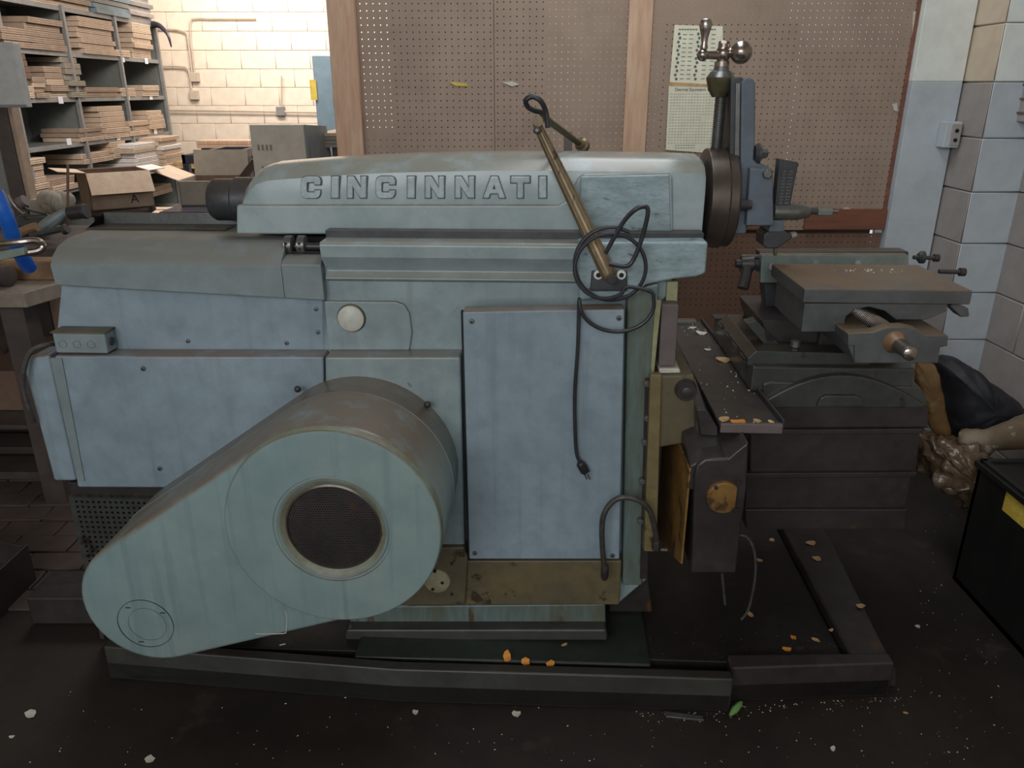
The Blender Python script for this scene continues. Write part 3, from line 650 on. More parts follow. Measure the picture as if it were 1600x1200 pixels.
# rounded hood above the case
zh = cfl[0].z
hs = []
for k in range(9):
    t = k / 8; y = yg + .012 + t * .5; zz = zh + .006 + .075 * math.sin(t * math.pi * .5)
    hs.append([Vector((xg - .004, y, zh - .06)), Vector((xg - .004, y, zz)), Vector((xg + .02, y, zz + .012)), Vector((xg + .12, y, zz + .012)), Vector((xg + .13, y, zh - .06))])
MB().loft(hs).build('case_hood', dark_oil, gc, .004)
p = L(1130, 776, y=yg - .004)
disc = [(p.x + .042 * math.cos(t * math.pi / 16), p.z + .042 * math.sin(t * math.pi / 16)) for t in range(32)]
disc = [(min(x, p.x + .030), z) for x, z in disc]
dc = MB().prism(disc, yg - .014, yg + .01).build('bearing_cover', yellow_oil, gc, .003)
for a, b in ((1119, 762), (1154, 755), (1150, 797)): screw(a, b, yg - .015, .005, dark_oil, par=dc)
# hanging cables below the case
for k, pts in enumerate([[(1145, 838), (1165, 838), (1178, 860), (1180, 900), (1170, 950), (1158, 968)], [(1128, 895), (1130, 915), (1133, 945)]]):
    MB().tube([L(a, b, y=-.13) for a, b in pts], .0035, 8).build('oil_line', hose_m, gc)

# --- chip apron
zap = .825
A = [L(1126, 664, z=zap), L(1222, 664, z=zap), L(1094, 502, z=zap), L(1058, 502, z=zap)]
A[3].x = A[0].x - .005
ap = MB().loft([[Vector((q.x, q.y, zap - .012)) for q in A], [Vector((q.x, q.y, zap)) for q in A]]).build('chip_apron', iron, M, .003)
lipy = A[0].y - .003
MB().loft([[Vector((A[0].x, lipy, zap - .02)), Vector((A[0].x, lipy, zap + .004)), Vector((A[0].x, A[0].y + .006, zap + .004)), Vector((A[0].x, A[0].y + .006, zap - .02))],
           [Vector((A[1].x, lipy, zap - .02)), Vector((A[1].x, lipy, zap + .004)), Vector((A[1].x, A[1].y + .006, zap + .004)), Vector((A[1].x, A[1].y + .006, zap - .02))]]).build('apron_lip', gib_m, ap, .002)
MB().loft([[Vector((A[1].x, A[1].y, zap - .01)), Vector((A[1].x, A[1].y, zap + .014)), Vector((A[1].x + .006, A[1].y, zap + .014)), Vector((A[1].x + .006, A[1].y, zap - .01))],
           [Vector((A[2].x, A[2].y, zap - .01)), Vector((A[2].x, A[2].y, zap + .014)), Vector((A[2].x + .006, A[2].y, zap + .014)), Vector((A[2].x + .006, A[2].y, zap - .01))]]).build('apron_side_lip', iron, ap, .002)
MB().box(A[3].x + .01, A[2].x - .02, A[2].y - .04, A[2].y - .004, zap, zap + .012).build('apron_hinge', vise_pale, ap, .002)
frontal('apron_bracket', [(1088, 640), (1104, 640), (1122, 668), (1122, 682), (1095, 680)], -.08, -.05, dark_oil, ap, .003)

# --- work table and its saddle
yt0 = .10
tb = frontal('work_table', [(1170, 640), (1452, 640), (1448, 664), (1440, 664), (1431, 738), (1424, 738), (1416, 798), (1164, 798), (1166, 740), (1172, 740), (1172, 664)], yt0, .62, dark_oil, M, .004)
for (a, b, c_, d) in (((1166, 672), (1446, 670), (1441, 678), (1170, 680)), ((1164, 740), (1434, 738), (1430, 746), (1168, 748))):
    MB().prism(lp([a, b, c_, d], yt0 - .014), yt0 - .014, yt0 + .01).build('table_ledge', dark_oil, tb, .003)
frontal('table_foot', [(1164, 796), (1418, 796), (1414, 828), (1166, 828)], yt0 - .012, .6, dark_oil, tb, .004)
frontal('table_top_band', [(1200, 634), (1450, 636), (1450, 668), (1170, 668), (1180, 640)], yt0 - .006, .6, dark_oil, tb, .003)
zs = .858
sd = frontal('table_saddle', [(1192, 600), (1205, 596), (1438, 604), (1448, 622), (1450, 640), (1190, 640)], yt0, .60, cast_green, M, .006)
# arched relief on its face
arc = [(1188 + 256 * t, 632 - 46 * math.sin(math.pi * t) ** .9 - 8 * t * 0) for t in [k / 16 for k in range(17)]]
frontal('arched_rib', arc + [(1444, 638), (1188, 638)], yt0 - .016, yt0 + .02, cast_green, sd, .005)
frontal('name_boss', [(1276, 636), (1282, 622), (1290, 618), (1338, 618), (1346, 622), (1352, 636)], yt0 - .026, yt0, cast_green, sd, .005)
zst = L(1300, 575, y=yt0).z
T1 = [L(1176, 580, y=yt0), L(1432, 580, y=yt0)]
MB().box(T1[0].x - .0, T1[1].x, yt0 + .005, .62, L(1300, 604, y=yt0).z - .02, zst).build('table_top', cast_green, sd, .006)
for k in range(5):
    yy = yt0 + .06 + k * .1
    MB().box(T1[0].x - .012, T1[0].x + .06, yy, yy + .05, zst - .004, zst + .006).build('slot_rib', cast_green, sd, .003)
grime_m = mat('grimy_green_edge', srgb(132, 142, 126), srgb(108, 104, 82), .5, scale=9, spots=srgb(70, 58, 44), spot_scale=22, spot_cut=.62)
# --- belt guard
yg1 = -.355
c1 = L(521, 825, y=yg1); R1 = abs(L(692, 825, y=yg1).x - c1.x); c2 = L(231, 946, y=yg1); R2 = abs(L(124, 946, y=yg1).x - c2.x)
def teardrop(d=0, n=40):
    v = Vector((c2.x - c1.x, c2.z - c1.z)); dist = v.length; base_a = math.atan2(v.y, v.x); al = math.acos((R1 - R2) / dist)
    pts = []
    for k in range(n + 1):
        t = base_a + al + (2 * math.pi - 2 * al) * k / n; pts.append((c1.x + (R1 - d) * math.cos(t), c1.z + (R1 - d) * math.sin(t)))
    for k in range(n // 2 + 1):
        t = base_a - al + 2 * al * k / (n // 2); pts.append((c2.x + (R2 - d) * math.cos(t), c2.z + (R2 - d) * math.sin(t)))
    return pts
g = empty('belt_guard_pivot'); bpy.data.objects.remove(g)
gd = MB().loft([[Vector((x, y, z)) for x, z in teardrop(d)] for y, d in ((yg1 + .008, .012), (yg1 + .010, .006), (yg1 + .016, .001), (yg1 + .024, 0), (yg1 + .21, 0), (yg1 + .212, -.002), (yg1 + .215, 0), (-.02, 0))]).build('belt_guard', paint_green, M)
ri, ro = .083 * R1 / .26 * 1.62, R1
# raised ring face
def ringface(prof, cx, cz, n=64):
    mb = MB(); secs = [[Vector((cx + r * math.cos(2 * math.pi * k / n), y, cz + r * math.sin(2 * math.pi * k / n))) for k in range(n)] for y, r in prof]
    mb.loft(secs, caps=False); return mb
gcx, gcz = L(521, 828, y=yg1).x, L(521, 828, y=yg1).z
Rg = abs(L(588, 828, y=yg1).x - L(441, 828, y=yg1).x) / 2
rm = abs(L(612, 828, y=yg1).x - L(430, 828, y=yg1).x) / 2
ringface([(yg1 + .012, R1 - .001), (yg1 - .006, R1 - .003), (yg1 - .009, R1 - .006), (yg1 - .010, R1 - .012), (yg1 - .010, rm + .002), (yg1 - .007, rm), (yg1 - .007, rm - .004), (yg1 - .011, rm - .008), (yg1 - .006, Rg + .012), (yg1 + .002, Rg + .002), (yg1 + .0075, Rg)], c1.x, c1.z).build('guard_ring_face', paint_green, gd)
ringface([(yg1 + .0115, R1 - .0005), (yg1 - .003, R1 - .0022), (yg1 - .0065, R1 - .0032)], c1.x, c1.z).build('grimy_edge_band', grime_m, gd)
ringface([(yg1 - .0072, Rg + .0135), (yg1 - .0066, Rg + .012), (yg1 + .0015, Rg + .0016)], c1.x, c1.z).build('grimy_inner_band', grime_m, gd)
gr = perforated('guard_grille', c1.x - .13, c1.z - .13, 44, 44, .006, .0019, yg1 + .004, yg1 + .0055, dark_oil, gd, keep=lambda x, z: (x - c1.x) ** 2 + (z - c1.z) ** 2 < (Rg + .002) ** 2, hexa=True)
MB().lathe([(0, Rg), (.0015, Rg)], (c1.x, yg1 + .006, c1.z), (0, 1, 0), 40).build('grille_backing', black, gd)
ringface([(yg1 + .007, Rg + .002), (yg1 + .001, Rg + .002), (yg1 - .001, Rg - .002), (yg1 + .004, Rg - .004)], c1.x, c1.z).build('grille_rim', rusty_ring, gd)
p = L(227, 975, y=yg1 + .006); rr_ = abs(L(268, 975, y=yg1).x - p.x)
ringface([(yg1 + .009, rr_ + .001), (yg1 + .0055, rr_), (yg1 + .009, rr_ - .001)], p.x, p.z, 40).build('knock_out_ring', iron, gd)
ringface([(yg1 + .009, rr_ * .68 + .0006), (yg1 + .007, rr_ * .68), (yg1 + .009, rr_ * .68 - .0006)], p.x + .004, p.z - .002, 40).build('knock_out_ring', base_paint, gd)
for a in (128, 35, 250):
    u = Vector((math.cos(R(a)), 0, math.sin(R(a)))); MB().box(p.x + u.x * rr_ * .84 - .006, p.x + u.x * rr_ * .84 + .006, yg1 + .006, yg1 + .01, p.z + u.z * rr_ * .84 - .0012, p.z + u.z * rr_ * .84 + .0012).build('knock_out_tab', iron, gd)
for px, py in ((668, 632), (465, 608)):
    q = L(px, py, y=-.06); MB().sphere((q.x, q.y, q.z), .009, 12).build('guard_screw', dark_oil, gd)
# paint scratches rubbed on the guard face
for k, pts in enumerate([[(399, 990), (442, 990), (447, 984), (448, 962), (445, 955)], [(437, 1008), (446, 1006)], [(468, 700), (468, 742), (455, 742)], [(463, 728), (483, 727)]]):
    MB().tube([L(a, b, y=yg1 - .0003 + (.009 if k < 2 else 0)) for a, b in pts], .0012, 5, 3).build('scratch', white_chip, gd)

# ------------------------------------------------------------------ things on the machine (all in its frame)
def top(name, label, cat, lx, ly, lz, group=None):
    w = ORG + EX * lx + EY * ly; e = empty(name, (w.x, w.y, lz), -TH); return tag(e, label, cat, group)
def rel(pts, e0): return [p - e0 for p in pts]
# junction box
b0, b1 = L(96, 550, y=.0), L(176, 550, y=.0)
zj = L(300, 557, y=-.028).z
e0 = Vector((b0.x, -.022, zj)); jb = top('junction_box', 'small dusty grey electrical junction box on the ledge at the machine rear', 'box', *e0)
wj = b1.x - b0.x; hj = L(96, 517, y=0).z - L(96, 549, y=0).z
MB().box(0, wj, -.0, .05, 0.002, hj).build('box_body', cover_paint, jb, .004)
MB().box(-.003, wj + .003, -.003, .053, hj, hj + .004).build('lid', oily, jb, .001)
for k in range(3):
    cx = wj * (.17 + .27 * k)
    ringface([(0.001, .0105), (-.0012, .010), (0.001, .0095)], cx, hj * .48, 20).build('knock_out', iron, jb)
MB().cyl((wj + .001, .025, hj * .5), (wj + .004, .025, hj * .5), .011).build('side_knock_out', iron, jb)
# cable from the box
pts = [L(96, 537, y=.02), L(75, 538, y=-.02), L(50, 548, y=-.035), L(38, 575, y=-.045), L(37, 610, y=-.045), L(46, 640, y=-.045), L(54, 660, y=-.035)]
e0 = pts[0].copy(); cb = top('power_cable', 'grey power cable looping from the junction box down the rear cover', 'cable', *e0)
MB().tube(rel(pts, e0), .0065, 10).build('cable_sheath', hose_m, cb)

# folding lamp arm (bare tube, lamp head gone)
ya = -.03
q0, q1 = L(955, 437, y=ya), L(838, 192, y=ya + .1)
la = top('lamp_arm', 'worn brass-coloured jointed lamp arm leaning across the machine ram', 'lamp arm', q0.x, q0.y, q0.z)
dirv = (q1 - q0)
sec = []
for t, w in ((0, .012), (.04, .019), (.2, .018), (.6, .0155), (.9, .0125), (1, .010)):
    c_ = dirv * t; u = dirv.cross(Vector((0, 1, 0))).normalized(); n_ = u.cross(dirv).normalized()
    sec.append([c_ + u * w * a + n_ * w * .8 * b for a, b in ((-1, -.4), (-.55, -1), (-.1, -.75), (.1, -.75), (.55, -1), (1, -.4), (1, .6), (.5, 1), (-.5, 1), (-1, .6))])
MB().loft(sec).build('lower_arm', lamp_tube, la, .001)
MB().cyl((-.0, -.02, .005), (.0, .03, .005), .012).build('base_pivot', dark_oil, la, .001)
j0 = dirv + Vector((.004, 0, .004))
MB().cyl(j0 + Vector((0, -.016, 0)), j0 + Vector((0, .02, 0)), .013).build('elbow_joint', lamp_tube, la, .001)
MB().lathe([(0, .004), (.004, .010), (.012, .010)], j0 + Vector((-.002, -.022, -.02)), (0, 1, 0), 8).build('wing_nut', dull_steel, la)
q2 = L(905, 224, y=.36) - q0
MB().cyl(j0 + Vector((.01, .03, .01)), q2, .009, .008).build('upper_arm', olive, la)
MB().lathe([(0, .010), (.01, .013), (.016, .013), (.02, .019), (.04, .019), (.045, .014)], q2, (q2 - j0), 18).build('lamp_socket', lamp_tube, la)
pts = [L(856, 200, y=.05), L(853, 175, y=.05), L(845, 158, y=.04), L(833, 151, y=.04), L(822, 156, y=.04), L(824, 166, y=.05), L(833, 172, y=.06), L(846, 175, y=.08)]
MB().tube(rel(pts, q0), .0062, 10).build('cable_loop', rubber, la)
# steel bar standing behind the ram
a = W(887, 250, Y=2.45); o = MB().box(a.x - .012, a.x + .012, 2.44, 2.46, a.z - .25, W(887, 205, Y=2.45).z).build('steel_post', gib_m, None, .001)
for v in o.data.vertices: v.co = Vector((lambda w_: (w_.x, w_.y, w_.z))(loc_(v.co)))
o.parent = M; o.name = 'rear_post'

# cord wound round the arm's foot
def circ(cx, cy, rx, ry, a0, a1, y, n=12, dy=0):
    return [L(cx + rx * math.cos(R(a0 + (a1 - a0) * k / n)), cy - ry * math.sin(R(a0 + (a1 - a0) * k / n)), y=y + dy * k / n) for k in range(n + 1)]
yq = -.04
pts = []
for k in range(29):
    s_ = k / 28; t_ = max(0, (s_ - .4) / .6); a_ = R(60 + 625 * s_)
    pts.append(L(955 - 11 * t_ + (57 - 11 * t_) * math.cos(a_), 412 + 12 * t_ - (57 - 15 * t_) * math.sin(a_), y=yq - .028 * s_))
pts += \
      circ(964, 474, 58, 44, 25, -170, yq - .035, 12, 0) + [L(905, 470, y=yq - .03), L(903, 540, y=yq - .03), L(898, 620, y=yq - .03), L(900, 700, y=yq - .03), L(906, 722, y=yq - .03)]
e0 = pts[0].copy(); cd = top('extension_cord', 'black rubber extension cord coiled round the arm foot, its plug dangling on the service door', 'cord', *e0)
MB().tube(rel(pts, e0), .0048, 10, 5).build('cord_coil', rubber, cd)
pts2 = [L(946, 396, y=yq - .012), L(972, 350, y=yq - .02), L(992, 328, y=yq - .03), L(1009, 323, y=yq - .03), L(1012, 335, y=yq - .03), L(1003, 372, y=yq - .025), L(990, 405, y=yq - .02), L(978, 416, y=yq - .02), L(952, 412, y=yq - .01)]
MB().tube(rel(pts2, e0), .0055, 10, 5).build('cord_loop', rubber, cd)
pa, pb = L(906, 722, y=yq - .03) - e0, L(916, 742, y=yq - .03) - e0
MB().lathe([(0, .008), (.006, .012), (.03, .011), (.036, .007)], pa, pb - pa, 12).build('plug_body', rubber, cd, .001)
MB().lathe([(.0, .006), (.022, .006)], pa + Vector((.012, 0, -.008)), pb - pa, 8).build('plug_grip', rubber, cd)
for s in (-1, 1): MB().cyl(pb + Vector((s * .004, 0, 0)), pb + (pb - pa).normalized() * .014 + Vector((s * .004, 0, 0)), .0022, n=6).build('prong', dull_steel, cd)
# coolant hose
pts = [L(945, 893, y=-.07), L(941, 850, y=-.09), L(942, 810, y=-.10), L(955, 786, y=-.10), L(975, 777, y=-.10), L(1000, 783, y=-.1), L(1016, 800, y=-.09), L(1024, 830, y=-.08), L(1026, 848, y=-.07)]
e0 = pts[0].copy(); hs_ = top('coolant_hose', 'dark metal-braided hose arching from the lower skirt to the cross rail', 'hose', *e0)
MB().tube(rel(pts, e0), .0075, 12).build('hose_body', hose_m, hs_)
MB().lathe([(-.012, .007), (.0, .011), (.03, .011), (.034, .009)], (0, 0, -.014), (0, 0, 1), 10).build('fitting', dark_oil, hs_)
q = pts[-1] - e0; MB().lathe([(0, .013), (.02, .013), (.03, .010)], q - Vector((0, 0, .02)), (0, 0, 1), 6).build('fitting', dark_oil, hs_)
MB().cyl(q + Vector((0, 0, -.02)), q + Vector((.03, 0, -.022)), .005).build('elbow', dull_steel, hs_)

# ------------------------------------------------------------------ the vise on the table
vx = L(1300, 560, y=.2)
e0 = Vector((L(1350, 560, y=.2).x, .2, zst + .0))
V = top('machine_vise', 'large dusty iron machine vise on the shaper table, its screw pointing at the viewer', 'vise', *e0)
def vfront(name, pts, y0, y1, m, par=None, bevel=.003):
    P_ = lp(pts, y0); return MB().prism([(x - e0.x, z - e0.z) for x, z in P_], y0 - e0.y, y1 - e0.y).build(name, m, par or V, bevel)
# swivel base plate
pl_ = L(1170, 560, y=.2)
vfront('swivel_base', [(1168, 560), (1182, 548), (1352, 552), (1360, 566), (1358, 572), (1168, 572)], .13, .50, cast_green)
vfront('base_collar', [(1190, 500), (1400, 500), (1400, 566), (1260, 556), (1200, 540)], .22, .5, dark_oil)
# body (screw bed)
yv = -.135
vb = vfront('vise_body', [(1325, 521), (1365, 519), (1385, 512), (1413, 510), (1432, 514), (1446, 524), (1482, 524), (1481, 541), (1470, 543), (1466, 568), (1335, 568), (1335, 541), (1325, 541)], yv, -.10, vise_iron, bevel=.003)
vfront('body_rail', [(1325, 522), (1372, 522), (1372, 541), (1335, 541), (1335, 566), (1325, 541)], yv + .002, .45, vise_iron)
vfront('body_rail', [(1440, 524), (1482, 524), (1481, 541), (1470, 543), (1466, 560), (1440, 560)], yv + .002, .45, vise_iron)
vfront('body_floor', [(1335, 545), (1466, 545), (1464, 567), (1336, 567)], yv + .004, .45, cast_green)
# screw
sc0 = L(1398, 535, y=yv - .002); 
prof = []; t = .02
while t < .30: prof += [(t, .020), (t + .0015, .020), (t + .0035, .0265), (t + .0055, .0265), (t + .0075, .020)]; t += .009
cs = Vector((sc0.x, yv, sc0.z)) - e0
MB().lathe(prof, cs + Vector((0, .0, .004)), (0, 1, 0), 24).build('vise_screw', steel, V)
MB().lathe([(-.03, .016), (-.012, .021), (0, .027), (.01, .03)], cs, (0, 1, 0), 28).build('screw_boss', knob_w, V)
p2 = L(1418, 551, y=yv - .07) - e0
MB().lathe([(-.05, .0135), (-.048, .0155), (-.02, .0155), (0, .018)], cs + Vector((0, -.03, 0)), (0, 1, 0), 24).build('screw_stem', rusty_ring, V)
MB().lathe([(-.012, .004), (-.011, .012), (-.008, .016), (.0, .0165)], cs + Vector((0, -.08, 0)), (0, 1, 0), 24).build('screw_end', steel, V)
# moving jaw, nearest
yj = -.045
mj = vfront('moving_jaw', [(1257, 474), (1482, 474), (1478, 487), (1448, 500), (1400, 500), (1382, 486), (1358, 480), (1336, 484), (1322, 495), (1318, 519), (1252, 519)], yj, .20, vise_iron)
zj0 = L(1400, 453, y=yj - .012).z; zj1 = L(1400, 473, y=yj).z
xa_, xb2 = L(1257, 456, y=yj - .012).x, L(1521, 452, y=yj - .012).x
MB().box(xa_ - e0.x, xb2 - e0.x, yj - .012 - e0.y, .235 - e0.y, zj1 - e0.z, zj0 - e0.z).build('jaw_plate', vise_iron, mj, .003)
vfront('jaw_wing', [(1493, 474), (1514, 482), (1515, 495), (1502, 496), (1484, 478)], yj + .02, yj + .06, vise_iron, mj)
# fixed jaw, rear
yr = .34
fj = vfront('fixed_jaw', [(1190, 398), (1420, 398), (1420, 445), (1188, 442)], yr, yr + .03, vise_pale)
vfront('jaw_backing', [(1188, 394), (1420, 393), (1420, 500), (1200, 500)], yr + .03, yr + .09, iron)
MB().cyl(L(1207, 417, y=yr - .012) - e0, L(1207, 417, y=yr + .004) - e0, .012).build('jaw_bolt', dark_oil, fj, .001)
for a in (1275, 1341, 1404): MB().cyl(L(a, 411, y=yr - .003) - e0, L(a, 411, y=yr + .004) - e0, .008).build('screw_recess', dark_oil, fj)
# crank on the left and clamp screws on the right
p = L(1190, 412, y=yr + .03) - e0
MB().lathe([(-.012, .02), (0, .03)], p, (1, 0, 0), 24).build('index_disc', iron, V)
k0 = L(1168, 412, y=yr + .03) - e0
MB().lathe([(-.034, .012), (-.02, .012), (-.02, .022), (.014, .026), (.018, .018), (.045, .018)], k0, (1, 0, 0), 20).build('crank_hub', iron, V)
k1 = L(1160, 443, y=yr - .0) - e0
MB().tube([k0 + Vector((-.004, -.01, -.005)), (k0 + k1) / 2 + Vector((0, -.01, -.008)), k1 + Vector((.0, -.01, -.012))], .0165, 10, 4).build('crank_lever', iron, V)
MB().box(k0.x - .02, k0.x + .04, k0.y - .01, k0.y + .01, k0.z + .018, k0.z + .026).build('crank_key', dull_steel, V, .002)
for (px, py, yy) in ((1445, 402, yr + .04), (1485, 424, .16)):
    a, b = L(px - 18, py, y=yy) - e0, L(px + 14, py + 1, y=yy) - e0
    s_ = MB().cyl(a, b, .006, n=12).build('clamp_screw', iron, V)
    MB().lathe([(0, .011), (.014, .011)], b, (1, 0, 0), 12).build('screw_head', dark_oil, s_)
MB().lathe([(-.01, .012), (-.004, .018), (.006, .018), (.01, .01)], L(1440, 402, y=yr + .04) - e0, (1, 0, 0), 14).build('lock_collar', iron, V)
MB().box(-.13, -.075, .0, .3, -.0, .1).build('side_web', dark_oil, V, .004)
for a, b, yy in ((1203, 502, .35), (1242, 542, .17)): MB().lathe([(0, .013), (.018, .013)], L(a, b, y=yy) - e0, (0, 0, 1), 6).build('hold_down_nut', vise_iron, V, .001)
# T-slot block bar on the table left side
vfront('clamp_strip', [(1165, 505), (1182, 500), (1240, 560), (1218, 566)], .2, .24, cast_green)

# ------------------------------------------------------------------ chips and flakes
def flake(c, r, seed, m, name, th=.0015, upright=0, curl=.25):
    rnd = random.Random(seed); n_ = rnd.randint(6, 8); pts = []
    a0 = rnd.uniform(0, 6.28); el = rnd.uniform(.45, 1)
    for k in range(n_):
        t = 2 * math.pi * k / n_; rr2 = r * rnd.uniform(.6, 1.1)
        x, y = rr2 * math.cos(t), rr2 * el * math.sin(t)
        pts.append((x * math.cos(a0) - y * math.sin(a0), x * math.sin(a0) + y * math.cos(a0)))
    lo = [Vector((x, y, curl * x * x / r + .0004)) for x, y in pts]; hi = [v + Vector((0, 0, th)) for v in lo]
    o = MB().loft([lo, hi]).build(name, m, None, 0); o.location = c
    if upright: o.rotation_euler = (R(upright), 0, rnd.uniform(-.3, .3)); o.location.z += r * .5 * math.sin(R(upright))
    return o
chips = [  # px, py, height of the surface, size, material, tilt, label
 (792, 1029, .1, .020, orange_chip, 50, 'bright orange wood chip in the base gutter, leftmost of three'),
 (820, 1036, .1, .017, orange_chip, 35, 'yellow orange wood chip in the base gutter, middle of three'),
 (861, 1040, .1, .019, orange_chip, 20, 'deep orange wood chip in the base gutter, rightmost of three'),
 (882, 1008, .1, .011, chip_m, 0, 'tan wood chip lying between gutter and blue flange'),
 (768, 995, .1, .009, white_chip, 0, 'pale flake at the edge of the shiny blue flange'),
 (1172, 960, .086, .016, chip_m, 0, 'tan triangular chip in the sump below the hanging line'),
 (1240, 997, .086, .013, orange_chip, 0, 'orange oval chip in the sump near the right rim'),
 (1230, 1016, .086, .016, orange_chip, 10, 'yellow orange chip in the sump front corner'),
 (1273, 1000, .086, .016, chip_m, 0, 'brown sliver of chip beside the right rim'),
 (1299, 985, .1, .010, chip_m, 0, 'small tan chip on the edge of the pale oil film'),
 (1268, 849, .115, .024, chip_m, 0, 'long tan chip on the base rim at its far end'),
 (1276, 873, .115, .016, chip_m, 0, 'squarish tan chip on the base rim below the long one'),
 (1206, 844, .086, .014, chip_m, 0, 'tan oval chip on the sump floor under the table'),
 (1187, 876, .086, .011, chip_m, 0, 'dull brown chip on the sump floor by the hanging line'),
 (1344, 947, .117, .017, chip_m, 0, 'brown crumpled chip on the wide right rim'),
 (992, 972, .09, .014, chip_m, 0, 'reddish tan chip by the foot of the column'),
 (1128, 564, zap, .030, chip_m, 15, 'brown square chip at the right edge of the apron'),
 (1095, 522, zap, .024, white_chip, 10, 'white flake at the far end of the apron, largest there'),
 (1082, 513, zap, .018, white_chip, 0, 'curled white flake beside the apron hinge'),
 (1106, 547, zap, .014, white_chip, 0, 'narrow white flake in the middle of the apron'),
 (1130, 656, zap, .018, chip_m, 0, 'tan oval chip in the near left apron corner'),
 (1152, 660, zap, .024, orange_chip, 0, 'orange ragged chip along the apron front lip'),
 (1183, 658, zap, .014, chip_m, 0, 'tan chip along the apron front lip, right of the ragged one'),
 (1204, 661, zap, .012, chip_m, 25, 'small bright chip in the near right apron corner'),
 (650, 243, 1.425, .006, white_chip, 0, 'tiny white flake on top of the ram'),
 (48, 1117, .0, .020, white_chip, 0, 'white flake on the floor at the lower left'),
 (235, 1187, .0, .016, white_chip, 0, 'white diamond shaped flake at the bottom edge of the view'),
 (18, 1152, .0, .010, white_chip, 0, 'small white flake in the bottom left corner'),
 (20, 762, .0, .036, chip_m, 0, 'curved tan wood shaving on the brick floor'),
 (806, 1116, .0, .016, white_chip, 0, 'white sliver on the floor below the base rim'),
 (648, 1113, .0, .012, white_chip, 0, 'pale flake on the floor under the base middle'),
 (1433, 979, .0, .010, white_chip, 0, 'pale flake on the floor right of the base'),
 (1414, 1114, .0, .009, chip_m, 0, 'small tan chip on the lower right floor'),
 (1301, 1170, .0, .010, white_chip, 0, 'white flake at the bottom edge right of centre'),
]
for k, (px, py, z, r, m, up, lab) in enumerate(chips):
    o = flake(W(px, py, Z=z), r, k, m, 'wood_chip' if m is not white_chip else 'paint_flake', upright=up)
    tag(o, lab, 'chip' if m is not white_chip else 'flake', 'wood chips and flakes')
rnd = random.Random(3); mb = MB()
def crumb(c, r):
    a = rnd.uniform(0, 6.28); u = Vector((math.cos(a), math.sin(a), 0)) * r * rnd.uniform(.5, 1.6); w = Vector((-math.sin(a), math.cos(a), 0)) * r * .6
    h_ = Vector((0, 0, r * .8)); mb.add([c + u, c + w, c - u, c - w, c + h_], [[0, 1, 4], [1, 2, 4], [2, 3, 4], [3, 0, 4], [3, 2, 1, 0]])
for k in range(330):
    z = 0; px, py = rnd.uniform(40, 1560), rnd.uniform(1075, 1198)
    if k > 120: px = rnd.uniform(1000, 1420); py = 1112 + (px > 1145) * -8 - (max(px - 1145, 0)) * .06 + abs(rnd.gauss(0, 9))
    if k > 240: px, py = rnd.uniform(1420, 1580), rnd.uniform(800, 1190)
    crumb(W(px, py, Z=.0005), rnd.choice((.0012, .0018, .0026)))
for k in range(240): crumb(W(rnd.uniform(560, 1320), rnd.uniform(985, 1030), Z=.087), rnd.choice((.001, .0016, .0022)))
for k in range(90): crumb(W(rnd.uniform(1010, 1230), rnd.uniform(870, 1000), Z=.087), rnd.choice((.001, .0016)))
o = mb.build('crumbs', white_chip); tag(o, 'fine pale crumbs and swarf scattered on the oily floor and base', 'swarf', kind='stuff')
mb = MB()
for k in range(60):
    a = rnd.random(); b = rnd.random(); q = A[0] * (1 - a) * (1 - b) + A[1] * a * (1 - b) + A[3] * (1 - a) * b + A[2] * a * b
    w_ = ORG + EX * q.x + EY * q.y; crumb(Vector((w_.x, w_.y, zap + .0005)), rnd.choice((.0015, .0025, .004)))
for k in range(26):
    q = Vector((rnd.uniform(xa_ + .12, xa_ + .32), rnd.gauss(.14, .012), 0)); w_ = ORG + EX * q.x + EY * q.y; crumb(Vector((w_.x, w_.y, zj0 + .0005)), rnd.choice((.0015, .0025, .004)))
o = mb.build('crumbs', white_chip); tag(o, 'pale crumbs scattered on the chip apron and vise jaw', 'swarf', kind='stuff')
# green glass shard and putty knife at the base corner
q = W(1140, 1122, Z=0); o = MB().lathe([(0, .004), (.02, .010), (.045, .008), (.055, .003)], (q.x, q.y, .010), (.35, .3, .12), 8).build('green_leaf', mat('leaf_green', srgb(110, 150, 84), None, .5)); tag(o, 'small curled green leaf at the base corner', 'leaf')
q0 = W(1040, 1122, Z=0); o = MB().loft([[Vector((q0.x, q0.y, .001)), Vector((q0.x, q0.y + .02, .001)), Vector((q0.x, q0.y + .02, .006)), Vector((q0.x, q0.y, .006))],
    [Vector((q0.x + .10, q0.y - .015, .001)), Vector((q0.x + .10, q0.y + .0, .001)), Vector((q0.x + .10, q0.y, .008)), Vector((q0.x + .10, q0.y - .015, .008))]]).build('metal_strip', dull_steel, None, .001)
tag(rebase(o), 'thin oily metal strip on the floor under the base rim', 'strip')

# ------------------------------------------------------------------ left background: steel shelving
XS = -3.8
ends = [9.05, 8.14, 7.22, 6.31, 5.40, 4.5]
sh = empty('steel_shelving', (XS, 9.05, 0)); tag(sh, 'tall grey green steel shelving unit filled with cardboard along the left wall', 'shelving')
